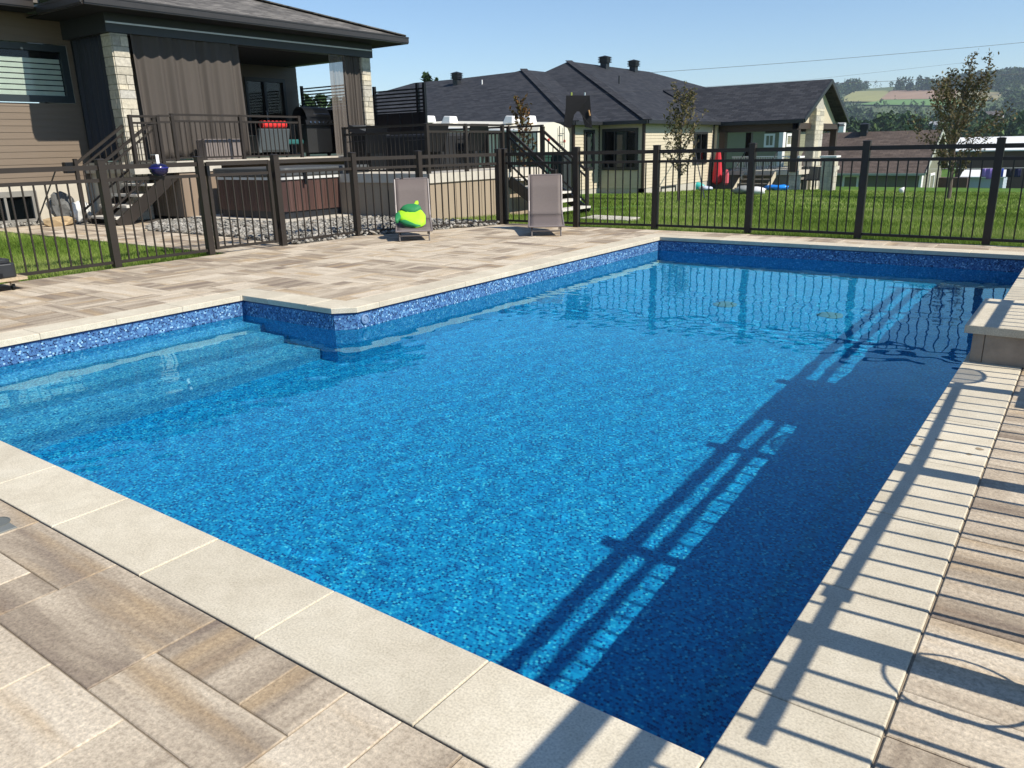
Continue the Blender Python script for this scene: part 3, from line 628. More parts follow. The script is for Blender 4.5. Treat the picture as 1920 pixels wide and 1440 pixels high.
for (a, b_, c0, c1) in ((13.0, 14.38, 3.24, 3.34), (13.0, 13.08, 1.2, 3.24), (14.3, 14.38, 1.2, 3.24), (13.62, 13.70, 1.2, 3.24)): dr.box(XB-.05, XB+.04, a, b_, c0, c1)
dd = dr.build('patio_door', DARKTRIM, HS); m = MB(); m.face([(XB-.03, 13.08, 1.25), (XB-.03, 14.3, 1.25), (XB-.03, 14.3, 3.24), (XB-.03, 13.08, 3.24)]); m.build('pane', GLD, dd); m = MB(); m.box(XB-.3, XB-.28, 13.0, 14.38, 1.2, 3.3); m.build('dark_room_panel', INTER, dd)  # dark sheet behind the door glass stands in for room shade
m = MB(); m.tube([(XB+.05, 13.6, 2.1), (XB+.08, 13.6, 2.15), (XB+.08, 13.6, 2.4), (XB+.05, 13.6, 2.45)], .012, 6); m.build('handle', pm('steel', (.5, .5, .5), .3, .05, metal=1), dd)
# porch columns
for (y0, y1) in ((7.52, 7.88), (14.27, 14.6)):
    m = MB(); stones(m, -16.18, -15.82, y0+.015, y1-.015, .0 if y0 < 8 else 1.18, 3.66); m.build('column', STONE, HS)
# porch ceiling, beam, eaves
BM = pm('porch_beam', (.022, .026, .03), .45, .1)
m = MB(); m.box(-16.1, -15.8, 7.45, 14.68, 3.67, 4.02); m.box(-19.2, -16.1, 7.45, 7.7, 3.67, 4.02); m.box(-19.2, -16.1, 14.42, 14.68, 3.67, 4.02); m.build('beam', BM, HS)
m = MB(); m.box(-15.83+.04, -15.77, 7.45, 14.66, 3.83, 3.86); m.build('curtain_track', pm('track_alu', (.55, .58, .6), .35, .05, metal=.3), HS)
m = MB(); m.box(-19.2, -15.2, 6.8, 15.2, 4.025, 4.045); m.box(-17.6, -16.85, -6, 6.8, 4.12, 4.14); m.box(-19.2, -16.1, 7.7, 14.42, 3.675, 3.70); m.build('soffit', SOFFIT, HS)
GUT = pm('gutter_brown', (.032, .028, .026), .35, .1)
m = MB()
for (a, b_, z0, dx) in (((-15.1, 6.72), (-15.1, 15.32), 4.03, 0), ((-16.85, 6.72), (-15.1, 6.72), 4.03, 0), ((-15.1, 15.32), (-23.0, 15.32), 4.03, 0), ((-16.8, -6), (-16.8, 6.6), 4.12, 0)):
    A, B = Vector((*a, z0)), Vector((*b_, z0)); 
    m.bar(A+Vector((0, 0, .055)), B+Vector((0, 0, .055)), .11, .11); m.bar(A+Vector((0, 0, .125)), B+Vector((0, 0, .125)), .135, .03); m.bar(A+Vector((0, 0, -.01)), B+Vector((0, 0, -.01)), .07, .03)
m.build('gutter', GUT, HS)
m = MB(); ex, ey0, ey1, ez, s_ = -15.12, 6.74, 15.30, 4.17, .335; hw = (ey1-ey0)/2
T = 9.0
roofplane(m, [(ex, ey0, ez), (ex, ey1, ez), (ex-T, ey1-T+4.72*0, ez+T*s_), (ex-T, ey0, ez+T*s_)] if False else [(ex, ey0, ez), (ex, ey1, ez), (ex-T, ey1-T, ez+T*s_), (ex-T, ey0-6, ez+T*s_), (ex-1.7, ey0, ez+1.7*s_)])
roofplane(m, [(ex, ey1, ez), (ex-20, ey1, ez), (ex-20, ey1-T, ez+T*s_), (ex-T, ey1-T, ez+T*s_)])
roofplane(m, [(-16.82, -8, 4.26), (-16.82, ey0+.02, 4.26), (-23, ey0+.02, 4.26+6.18*s_), (-23, -8, 4.26+6.18*s_)])
m.build('roof', ROOF1, HS)
m = MB(); m.bar((ex, ey1, ez+.03), (ex-T, ey1-T, ez+T*s_+.03), .3, .025); m.build('hip_cap', ROOF1, HS)

# porch slab
m = MB(); m.face([(-19.5, 7.0, -.004), (-13.6, 7.0, -.004), (-13.6, 15.5, -.004), (-19.5, 15.5, -.004)]); tag(m.build('bare_soil', pm('soil', (.07, .06, .05), .95, .2, 8)), 'bare soil under the raised patio', None, None, 'structure')
m = MB(); m.box(-17.75, -16.25, 7.56, 7.9, -.1, 1.17); m.build('foundation', CONC, HS)
PD = root('raised_patio', 'raised concrete patio slab with brown skirt panels under the porch', 'patio', (-15, 8, 0))
m = MB(); m.box(-19.2, -14.80, 7.95, 8.97, .96, 1.18); m.box(-19.2, -14.80, 8.97, 15.2, 1.10, 1.18); m.box(-16.0, -14.9, 7.5, 7.95, .96, 1.18); m.box(-17.6, -16.0, 7.45, 7.95, .96, 1.18); m.build('slab', CONC, PD)
m = MB(); m.box(-17.58, -14.83, 7.98, 8.95, .06, .958)
for k in range(9): m.box(-17.4+k*.3, -17.39+k*.3, 7.972, 7.98, .06, .95)
m.box(-19, -16.0, 8.95, 15.1, -.1, 1.09); m.build('skirt_panel', SKIRT, PD)
m = MB(); m.box(-17.5, -14.9, 8.03, 8.9, -.1, .058); m.build('skirt_shadow_gap', BLACK, PD)  # black block painted in as the shadow gap beneath the skirt

RL = root('porch_railing', 'brown metal railing with posts around the porch edge', 'railing', (-14.8, 9, 1.18))
def rail_run(r, pts, z, hgt=.95, mat=METAL, postw=.065):
    for (x, y) in pts: m = MB(); post(m, x, y, z-.02, hgt, postw); m.build('post', mat, r)
    for k in range(len(pts)-1):
        m = MB(); panel(m, pts[k], pts[k+1], z, top=hgt-.045, mid=hgt-.17, bot=.06, pk=.016, pitch=.115, gap=.03, rail=(.045, .04)); m.build('panel', mat, r)
rail_run(RL, [(-14.84, 8.0), (-14.84, 9.6), (-14.84, 11.2)], 1.18)
rail_run(RL, [(-14.84, 7.12), (-14.86, 7.7)], 1.14); m = MB(); panel(m, (-14.86, 7.7), (-14.84, 8.0), 1.16, top=.9, mid=.78, bot=.06, gap=.03, rail=(.045, .04)); m.build('panel', METAL, RL)
m = MB(); m.box(-14.9, -14.78, 7.02, 7.99, .96, 1.13); m.build('ledge', CONC, RL)
def stairs(label, run, x0, x1, y0, y1, z0, n, dirv, zbase=0.):
    """steps descend from (top) along dirv; treads span the other axis"""
    r = root('outdoor_stairs', label, 'stairs', ((x0+x1)/2, (y0+y1)/2, 0))
    return r
ST = root('outdoor_stairs', 'brown stairs with pale concrete treads rising to the porch at left', 'stairs', (-15.4, 7, 0))
tz = [(.16, 6.75), (.37, 7.0), (.565, 7.25), (.765, 7.5), (.965, 7.75)]
for z, y in tz: m = MB(); m.bbox(-16.02, -14.95, y-.17, y+.13, z-.045, z, .005); m.build('tread', CONCD, ST)
for x in (-15.95, -14.93):
    m = MB(); m.bar((x, 6.62, -.02), (x, 7.9, .92), .05, .24); m.build('stringer', METAL, ST)
for x in (-15.9, -14.88):
    m = MB(); yb, yt, zb, zt = (6.45, 7.6, 1.2, 2.0)
    post(m, x, 7.62, .9, 1.12, .065); m.build('post', METAL, ST); m = MB(); post(m, x, 6.45, .08, 1.2, .065); m.build('post', METAL, ST)
    m = MB(); m.bar((x, 6.45, 1.18), (x, 7.6, 1.95), .045, .05); m.bar((x, 6.45, 1.04), (x, 7.6, 1.81), .03, .035); m.bar((x, 6.45, .28), (x, 7.6, 1.10), .03, .035)
    for k in range(1, 9): t = k/9; m.bar((x, 6.45+1.15*t, .28+.82*t), (x, 6.45+1.15*t, 1.04+.77*t), .016, .016, up=(0, 1, 0))
    m.build('handrail', METAL, ST)
# curtains
CURT = pm('curtain_mesh', (.070, .059, .051), .85, .08, 2, stretch=(1, 1, .1))
def curtain(mb, xc, y0, y1, z0, z1, folds, amp, axis='X', taper=0, seed=0):
    rn = random.Random(seed); ph = [rn.uniform(-.5, .5) for _ in range(int(folds)+3)]
    def fn(u, v):
        s = u*folds; k = int(s); w = math.cos(6.283*s+ph[k]*0)*amp*(.45+.55*(1-v))*(1+.5*math.sin(k*2.3+seed))
        w += amp*.3*math.sin(13*u+2*v+seed)
        y = y0+(y1-y0)*u+taper*(1-v)*(.5-u)
        z = z0+(z1-z0)*v
        return (xc+w, y, z) if axis == 'X' else (y, xc+w, z)
    mb.grid(fn, int(folds*10), 14)
m = MB(); curtain(m, -15.86, 7.95, 10.5, 1.22, 3.80, 9, .055, seed=2); o = m.build('outdoor_curtain', CURT, smooth=True, thick=.004)
tag(o, 'wide taupe outdoor curtain pulled across the left porch bay', 'curtain', 'porch curtains')
m = MB(); curtain(m, -15.86, 13.17, 13.72, 1.2, 3.78, 5, .03, seed=5); o = m.build('outdoor_curtain', m_sheer('sheer_curtain', (.15, .13, .115), .33), smooth=True)
tag(o, 'see-through outdoor curtain bunched at the right porch bay', 'curtain', 'porch curtains')
m = MB(); curtain(m, -15.90, 13.68, 14.30, 1.2, 3.78, 6, .05, seed=8); o = m.build('outdoor_curtain', CURT, smooth=True, thick=.004)
tag(o, 'folded taupe outdoor curtain tied against the right stone column', 'curtain', 'porch curtains')
m = MB(); curtain(m, 7.58, -17.5, -16.25, 1.25, 3.66, 7, .04, axis='Y', seed=3); o = m.build('outdoor_curtain', pm('navy_curtain', (.022, .025, .035), .85, .1), smooth=True, thick=.004)
tag(o, 'dark side curtain hanging between siding and left stone column', 'curtain', 'porch curtains')
# porch furniture
ch = root('patio_armchair', 'grey wicker patio armchair seen from behind on the porch', 'armchair', (-16.3, 11.6, 1.18))
WK = pm('grey_wicker', (.055, .07, .078), .7, .2, 60, bump=.5, bscale=80)
m = MB(); m.hexa([(-16.42, 11.12, 1.35), (-16.30, 11.12, 1.35), (-16.30, 12.0, 1.35), (-16.42, 12.0, 1.35), (-16.30, 11.10, 1.87), (-16.20, 11.10, 1.87), (-16.20, 12.02, 1.87), (-16.30, 12.02, 1.87)]); m.build('backrest', WK, ch, bevel=.02)
m = MB(); m.box(-17.0, -16.32, 11.15, 11.98, 1.32, 1.56); m.build('seat', WK, ch, bevel=.02)
for y in (11.1, 11.93): m = MB(); m.box(-17.0, -16.3, y, y+.1, 1.3, 1.72); m.build('armrest', WK, ch, bevel=.02)
for x in (-16.97, -16.37):
    for y in (11.12, 11.97): m = MB(); m.bar((x, y, 1.18), (x, y, 1.34), .04); m.build('leg', BLACK, ch)
m = MB(); m.grid(lambda u, v: (-16.26+.085*math.sin(6.283*v), 11.2+.72*u, 1.965+.085*(1+.12*math.cos(6.283*u*6))*math.cos(6.283*v)), 48, 12)
tag(m.build('cushion', pm('red_fabric', (.62, .02, .02), .8, .1, 10), smooth=True), 'long red tufted cushion on top of the wicker armchair', 'cushion')
m = MB(); m.box(-17.3, -16.6, 12.2, 12.75, 1.50, 1.62); o = m.build('cushion', pm('teal_fabric', (.01, .10, .10), .8, .1), bevel=.03); tag(o, 'dark teal seat cushion on the porch beside the armchair', 'cushion')
GR = root('barbecue_grill', 'black gas barbecue with domed lid against the porch screen', 'barbecue', (-16.7, 13.2, 1.18))
m = MB(); m.box(-17.0, -16.5, 12.8, 13.62, 1.28, 1.98); m.build('cabinet', pm('grill_steel', (.018, .019, .020), .5, .1), GR)
m = MB(); m.grid(lambda u, v: (-16.76+.30*math.cos(math.pi*v), 12.8+.82*u, 2.1+.34*math.sin(math.pi*v)), 8, 12); m.box(-17.04, -16.46, 12.8, 13.62, 2.0, 2.1); m.build('lid', BLACK, GR, smooth=False)
m = MB(); m.hexa([(-16.5, 12.72, 1.98), (-16.40, 12.72, 1.98), (-16.40, 13.7, 1.98), (-16.5, 13.7, 1.98), (-16.5, 12.72, 2.1), (-16.43, 12.72, 2.1), (-16.43, 13.7, 2.1), (-16.5, 13.7, 2.1)]); m.build('control_panel', BLACK, GR)
KN = pm('chrome', (.6, .6, .6), .15, .02, metal=1)
for k in range(6): m = MB(); m.lathe((-16.41, 12.86+k*.145, 2.04), [(.03, 0), (.026, .03), (.001, .032)], 12, (1, 0, .2)); m.build('knob', KN, GR)
m = MB(); m.tube([(-16.38, 12.95, 2.24), (-16.38, 13.5, 2.24)], .012, 8); m.build('handle', KN, GR)
for y in (12.85, 13.57): m = MB(); m.lathe((-16.6, y-.02, 1.235), [(.055, 0), (.055, .04)], 14, (0, 1, 0)); m.build('wheel', BLACK, GR)
m = MB(); m.lathe((-15.3, 9.15, 1.18), [(.045, 0), (.048, .02), (.048, .2), (.02, .25), (.02, .3), (.001, .3)], 14); o = m.build('bottle', pm('white_bottle', (.7, .74, .78), .3, .03), smooth=True); tag(o, 'small white bottle standing behind the porch railing', 'bottle')
sb_ = MB(); sb_.bbox(-15.6, -15.25, 8.95, 9.9, 1.18, 1.62, .02); o = sb_.build('storage_box', pm('taupe_box', (.17, .145, .135), .6, .1), bevel=.02); tag(o, 'low taupe storage box behind the porch railing', 'storage box')
# black slatted privacy screens
SC = root('privacy_screen', 'tall black slatted privacy screen on the patio right of the porch', 'privacy screen', (-14, 13.75, .9))
def screen(r, x0, x1, zt, zsolid, zb, yy=13.72):
    for x in ([x0, x1-.22, x1] if x1-x0 > 1 else [x0, x1]): m = MB(); m.box(x-.035, x+.035, yy-.035, yy+.035, zb, zt+.05); m.build('post', BLACK, r)
    z = zsolid+.02
    while z < zt-.02: m = MB(); m.box(x0, x1, yy-.012, yy+.012, z, z+.035); m.build('slat', BLACK, r); z += .083
    m = MB(); n = max(3, round((x1-x0)/.21)); w = (x1-x0)/n
    for k in range(n): m.box(x0+k*w+.008, x0+(k+1)*w-.008, yy-.012-.01*(k % 2), yy+.012, zb+.05, zsolid)
    m.build('board_panel', BLACK, r)
screen(SC, -14.85, -13.14, 2.80, 2.18, .88)
SC2 = root('privacy_screen', 'black slatted privacy screen closing the back of the porch', 'privacy screen', (-17.3, 14.5, 1.18))
screen(SC2, -18.9, -16.3, 3.10, 2.45, 1.18, 14.75)

# hot tub
TB = root('hot_tub', 'square hot tub with red brown cabinet and grey cover', 'hot tub', (-13.2, 9.4, 0))
x0, x1, y0, y1 = -14.35, -12.1, 8.42, 10.75
def rrect(x0, x1, y0, y1, r, n=6):
    P_ = []
    for (cx, cy, a0) in ((x1-r, y0+r, -90), (x1-r, y1-r, 0), (x0+r, y1-r, 90), (x0+r, y0+r, 180)):
        for k in range(n+1): a = R(a0+90*k/n); P_.append((cx+r*math.cos(a), cy+r*math.sin(a)))
    return P_
TW = pm('cabinet_plank', (.075, .038, .031), .55, .25, 5, stretch=(6, 6, .2), rnd=.2)
m = MB(); pr = rrect(x0, x1, y0, y1, .22, 5); per = []
for i in range(len(pr)):
    a, b_ = Vector(pr[i]), Vector(pr[(i+1) % len(pr)]); k_ = max(1, round((b_-a).length/.1))
    for q in range(k_): per.append((a.lerp(b_, q/k_), a.lerp(b_, (q+1)/k_)))
m.prism(rrect(x0+.006, x1-.006, y0+.006, y1-.006, .21, 5), .2, .8)
for a, b_ in per:
    d = (b_-a); g_ = d*.05; nn = Vector((d.y, -d.x)).normalized()*.006; a2, b2 = a+g_, b_-g_; m.cur = random.random(); a3, b3 = a2-nn*2, b2-nn*2
    m.hexa([(a2.x, a2.y, .2), (b2.x, b2.y, .2), (b3.x, b3.y, .2), (a3.x, a3.y, .2), (a2.x, a2.y, .8), (b2.x, b2.y, .8), (b3.x, b3.y, .8), (a3.x, a3.y, .8)])
m.build('cabinet', TW, TB)
m = MB(); m.prism(rrect(x0+.03, x1-.03, y0+.03, y1-.03, .2), .0, .2); m.build('base', pm('tub_base', (.012, .015, .02), .5, .1), TB)
m = MB(); m.prism(rrect(x0-.03, x1+.03, y0-.03, y1+.03, .24), .80, .85); m.build('rim', pm('tub_rim', (.6, .6, .58), .3, .05), TB)
m = MB(); m.prism(rrect(x0-.05, x1+.05, y0-.05, y1+.05, .25), .86, 1.02, .03); m.build('cover', pm('vinyl_cover', (.06, .065, .068), .55, .15, 4), TB, bevel=.02)
for y in (8.9, 10.2): m = MB(); m.box(-12.05, -12.02, y, y+.04, .70, .95); m.build('strap', BLACK, TB); m = MB(); m.box(-12.06, -12.0, y-.02, y+.06, .93, .97); m.build('buckle', WHITE, TB)
m = MB(); m.box(-14.9, -11.75, 8.1, 11.4, -.03, .06); tag(m.build('tub_pad', CONC), 'concrete pad under the hot tub', None, None, 'structure')
# steps between tub and lower patio
TS = root('tub_steps', 'dark plastic steps standing between hot tub and lower patio', 'steps', (-11.4, 10.6, 0))
for (a, b_, z) in ((10.35, 10.75, .42), (10.05, 10.4, .2)):
    m = MB(); m.bbox(-12.0, -10.75, a, b_, z-.04, z, .005); m.build('tread', pm('step_grey', (.10, .10, .10), .5, .1), TS)
m = MB(); m.box(-11.95, -11.5, 10.1, 10.7, 0, .37); m.build('side_panel', BLACK, TS)
m = MB(); m.box(-11.4, -10.8, 10.38, 10.7, 0, .15); m.build('riser', BLACK, TS)
# black cabinet between tub and screen
KB = root('patio_cabinet', 'black cabinet with sloping lid in front of the privacy screen', 'cabinet', (-14.0, 12.6, .8))
m = MB(); m.box(-14.35, -13.75, 12.35, 13.0, .85, 1.72); m.build('body', BLACK, KB)
m = MB(); m.hexa([(-14.37, 12.33, 1.74), (-13.70, 12.33, 1.60), (-13.70, 13.02, 1.60), (-14.37, 13.02, 1.74), (-14.37, 12.33, 1.90), (-13.70, 12.33, 1.70), (-13.70, 13.02, 1.70), (-14.37, 13.02, 1.90)]); m.build('lid', pm('grey_lid_panel', (.035, .038, .042), .4, .1), KB)

# lower patio (deck 2)
D2 = root('lower_patio', 'lower concrete patio with thick slab edge and beige skirt panels', 'patio', (-11, 11, 0))
m = MB(); m.box(-13.0, -9.6, 9.83, 13.7, .69, .86); m.box(-14.8, -13.0, 11.5, 13.7, .72, .86); m.build('slab', CONC, D2)
m = MB(); m.box(-12.9, -9.63, 9.86, 13.65, -.25, .688); m.build('skirt_panel', pm('beige_skirt', (.33, .26, .185), .75, .08, 3, stretch=(1, 1, .15)), D2)
m = MB()
for k in range(9): m.box(-9.632, -9.624, 10.2+k*.4, 10.206+k*.4, -.2, .685)
m.box(-9.62, -9.61, 9.86, 12.3, .675, .69); m.build('panel_joints', pm('joint_dark', (.12, .09, .06), .8, .1), D2)
R2 = root('patio_railing', 'brown metal railing around the lower patio', 'railing', (-9.66, 11, .86))
rail_run(R2, [(-11.9, 9.9), (-9.66, 9.88), (-9.66, 11.0), (-9.66, 12.2)], .86, .92)
rail_run(R2, [(-9.66, 13.66), (-11.2, 13.66), (-13.0, 13.66)], .86, .92)
S2 = root('outdoor_stairs', 'dark steel stairs with pale treads descending from lower patio to lawn', 'stairs', (-9, 13, 0))
for k in range(5): z = .66-.155*k; xx = -9.6+.24*k; m = MB(); m.bbox(xx-.02, xx+.27, 12.36, 13.62, z-.04, z, .004); m.build('tread', CONCD, S2)
for y in (12.36, 13.64): 
    m = MB(); m.bar((-9.62, y, .62), (-8.45, y, -.12), .05, .22); m.build('stringer', DARKTRIM, S2)
    m = MB(); m.bar((-9.6, y, 1.62), (-8.5, y, .78), .045, .05); m.bar((-9.6, y, 1.49), (-8.5, y, .65), .03, .035); m.bar((-9.6, y, .95), (-8.5, y, .1), .03, .035)
    for k in range(1, 9): t = k/9; m.bar((-9.6+1.1*t, y, .95-.85*t), (-9.6+1.1*t, y, 1.49-.84*t), .016, .016, up=(0, 1, 0))
    m.build('handrail', METAL, S2)
    for (xx, zb, h) in ((-9.62, .8, .92), (-8.48, -.15, 1.0)): m = MB(); post(m, xx, y, zb, h, .065); m.build('post', METAL, S2)
for k, (x, y) in enumerate(((-11.2, 11.5), (-11.0, 12.6), (-12.4, 10.9))):
    if k == 0:
        C0 = root('sling_chair', 'black patio chair behind the lower patio railing', 'chair', (x, y, .86), 'black chairs on the lower patio')
        m = MB(); m.hexa([(x+.25, y-.3, 1.25), (x+.28, y-.3, 1.25), (x+.28, y+.3, 1.25), (x+.25, y+.3, 1.25), (x+.42, y-.3, 1.8), (x+.45, y-.3, 1.8), (x+.45, y+.3, 1.8), (x+.42, y+.3, 1.8)]); m.build('backrest', BLACK, C0)
        m = MB(); m.box(x-.25, x+.27, y-.3, y+.3, 1.24, 1.28); m.build('seat', BLACK, C0)
        for a in (-.28, .28):
            m = MB(); m.tube([(x-.25, y+a, .86), (x-.25, y+a, 1.48), (x+.35, y+a, 1.5), (x+.25, y+a, .86)], .015, 6); m.build('leg', BLACK, C0)
        C0['label'] = 'black patio chair nearest the middle of the lower patio railing'
    else:
        c = clone(C0); c.location = (x, y, .86); c['label'] = ['', 'black patio chair at the back of the lower patio near stairs', 'black patio chair by the privacy screen end of lower patio'][k]
cf = MB(); cf.prism(rrect(-12.7, -11.0, 11.7, 13.2, .2, 4), .86, 1.62, 0); o = cf.build('covered_table', pm('black_tarp', (.006, .007, .009), .7, .3, 4), bevel=.06); tag(o, 'black covered patio table on the lower patio behind the railing', 'covered table')

# rocks ------------------------------------------------------------
RK = m_stone('river_rock', [(.10, .095, .085), (.24, .23, .205), (.36, .345, .31), (.17, .16, .14), (.44, .42, .385), (.21, .18, .145)])
rk = MB(); rn = random.Random(12)
POLY = [[(-14.4, 6.95), (-13.4, 6.32), (-12.1, 6.32), (-10.9, 6.32), (-9.2, 6.05), (-8.95, 6.1), (-8.86, 7.4), (-8.42, 8.4), (-7.9, 9.72), (-8.2, 9.95), (-9.6, 9.82), (-10.7, 9.82), (-11.74, 9.8), (-11.74, 8.1), (-14.7, 8.0), (-14.7, 7.3)],
        [(-17.5, 5.0), (-16.9, 4.95), (-16.85, 5.9), (-16.2, 6.4), (-16.3, 7.2), (-17.5, 7.4)]]
def ico(sub=1):
    bm = bmesh.new(); bmesh.ops.create_icosphere(bm, subdivisions=sub, radius=1); v = [x.co.copy() for x in bm.verts]; f = [tuple(q.index for q in x.verts) for x in bm.faces]; bm.free(); return v, f
IV, IF = ico(1); n_ = 0
while n_ < 6000:
    k = 0 if rn.random() < .88 else 1; P_ = POLY[k]
    x, y = (rn.uniform(-14.8, -7.8), rn.uniform(6, 10)) if k == 0 else (rn.uniform(-17.6, -16.1), rn.uniform(4.9, 7.5))
    if not inpoly(x, y, P_): continue
    n_ += 1; s_ = rn.uniform(.02, .048); a = rn.random()*6.28; ca, sa = math.cos(a), math.sin(a); rk.cur = rn.random()
    sx, sy, sz = s_*rn.uniform(.8, 1.5), s_*rn.uniform(.6, 1.), s_*rn.uniform(.45, .8); z0 = rn.uniform(.0, .05); tl = rn.uniform(-.5, .5)
    vs_ = []
    for v in IV:
        q = 1+rn.uniform(-.12, .12); X_, Y_, Z_ = v.x*sx*q, v.y*sy*q, v.z*sz*q; Z_ += X_*tl; vs_.append((x+X_*ca-Y_*sa, y+X_*sa+Y_*ca, z0+Z_))
    rk.add(vs_, IF)
tag(rk.build('river_rocks', RK, smooth=False), 'grey and white river rocks edging the patio and hot tub', 'gravel', None, 'stuff')
for P_ in POLY:
    m = MB(); m.face([(x, y, .0) for x, y in P_]); tag(m.build('gravel_bed', pm('dirt', (.10, .09, .075), .95, .3, 12)), 'dark soil under the river rocks', None, None, 'structure')

# grass blades -------------------------------------------------------
def blades(name, regs, label, seed):
    rs = np.random.RandomState(seed); V = []; RN = []
    for (x0, x1, y0, y1, n, h, ww) in regs:
        x = rs.uniform(x0, x1, n); y = rs.uniform(y0, y1, n); a = rs.uniform(0, 6.283, n); hh = h*rs.uniform(.5, 1.25, n); w = ww*rs.uniform(.7, 1.3, n)
        z = np.where(y > 10.2, -.032*(y-10.2), 0)-.035; lx, ly = rs.normal(0, .35, n)*hh, rs.normal(0, .35, n)*hh
        b0 = np.stack([x-np.cos(a)*w, y-np.sin(a)*w, z], 1); b1 = np.stack([x+np.cos(a)*w, y+np.sin(a)*w, z], 1); tp = np.stack([x+lx, y+ly, z+hh], 1)
        V.append(np.stack([b0, b1, tp], 1)); pat = .5+.25*np.sin(x*1.3+y*.7)+.2*np.sin(x*.5-y*1.9); RN.append(np.clip(rs.normal(pat, .22), 0, 1))
    V = np.concatenate(V).reshape(-1, 3); RN = np.concatenate(RN); n = len(RN)
    me = bpy.data.meshes.new(name); me.vertices.add(3*n); me.vertices.foreach_set('co', V.astype('f').ravel()); me.loops.add(3*n); me.loops.foreach_set('vertex_index', np.arange(3*n, dtype='i'))
    me.polygons.add(n); me.polygons.foreach_set('loop_start', np.arange(0, 3*n, 3, dtype='i')); me.polygons.foreach_set('loop_total', np.full(n, 3, 'i')); me.update()
    me.attributes.new('rnd', 'FLOAT', 'FACE').data.foreach_set('value', RN.astype('f')); me.materials.append(GRASS)
    o = bpy.data.objects.new(name, me); COL.objects.link(o); return tag(o, label, 'grass', None, 'stuff')
GRASS = m_leaf('grass_blade', [(.095, .15, .02), (.15, .235, .032), (.22, .31, .055), (.32, .37, .12)], .3)
blades('grass', [(-12, -9.08, .5, 4.98, 42000, .055, .004), (-17.4, -12, 0, 5.0, 30000, .06, .006)], 'short green grass beside the paver path', 2)
blades('grass', [(-8.6, 3, YF+.01, 12.5, 60000, .07, .004), (-9, 4, 12.5, 18, 70000, .07, .008), (-14, 6, 18, 34, 70000, .07, .016), (-13.6, -9.6, 14, 22, 16000, .07, .01), (-9.6, -7.9, 10.0, 12.3, 9000, .07, .004)], 'mown lawn grass behind the pool fence', 3)
blades('grass', [(1.0, 3.2, 10.0, 10.4, 2500, .06, .004)], 'narrow grass edge behind the far fence corner', 4)

# ------------------------------------------------------------------ loungers
LF = root('sun_lounger', 'taupe sling sun lounger with green swim float on it, nearer the rocks', 'sun lounger', (-7.6, 7.21, 0), 'taupe sun loungers on the deck')
SL = pm('taupe_sling', (.135, .11, .102), .7, .06, 40, bump=.15, bscale=300)
FRM = pm('lounger_frame', (.10, .085, .08), .4, .1)
def LP(s, t):   # profile: s along length -> (y, z)
    return None
W2 = .265
prof = [(0, .145), (.29, .18), (.58, .215), (.86, .25), (.92, .30), (1.00, .46), (1.08, .66), (1.16, .85)]
m = MB()
m.grid(lambda u, v: (-W2+.03+(2*W2-.06)*u, prof[round(v*7)][0], prof[round(v*7)][1]-.010*math.sin(math.pi*u)), 8, 7)
seat = MB(); seat.grid(lambda u, v: (-W2+.006+(2*W2-.012)*u, prof[round(v*3)][0], prof[round(v*3)][1]), 6, 3); seat.build('seat_sling', SL, LF, smooth=True, local=True, thick=.006)
bk = MB(); bk.grid(lambda u, v: (-W2+.006+(2*W2-.012)*u, prof[3+round(v*4)][0]+.012*math.sin(math.pi*u)*math.sin(math.pi*v), prof[3+round(v*4)][1]+.004*(round(v*4) == 0)), 8, 4); bk.build('backrest_sling', SL, LF, smooth=True, local=True, thick=.006)
m = MB()
for s_ in (-1, 1): m.tube([(s_*W2, a, b_) for a, b_ in prof[:4]], .014, 8)
m.tube([(-W2, 0, .145), (W2, 0, .145)], .014, 8); m.build('seat_frame', pm('taupe_frame', (.20, .17, .165), .4, .05), LF, local=True)
m = MB()
for s_ in (-1, 1): m.tube([(s_*W2, a, b_) for a, b_ in prof[3:]], .014, 8)
m.tube([(-W2, 1.42, .85), (W2, 1.42, .85)], .012, 8); m.build('backrest_frame', pm('taupe_frame_b', (.20, .17, .165), .4, .05), LF, local=True)
for (x, y0_, y1_, zt) in ((-.22, .0, .05, .14), (.22, .0, .05, .14), (-.22, .95, .82, .25), (.22, .95, .82, .25)):
    m = MB(); m.tube([(x, y0_, 0), (x, y1_, zt)], .011, 8); m.build('leg', FRM, LF, local=True)
m = MB(); m.tube([(-.22, .02, .075), (.22, .02, .075)], .010, 8); m.build('crossbar', FRM, LF, local=True)
LF.rotation_euler.z = R(43.5)
L2 = clone(LF); L2.location = (-6.15, 8.56, 0); L2.rotation_euler.z = R(34.5); L2['label'] = 'bare taupe sling sun lounger by the far fence corner'
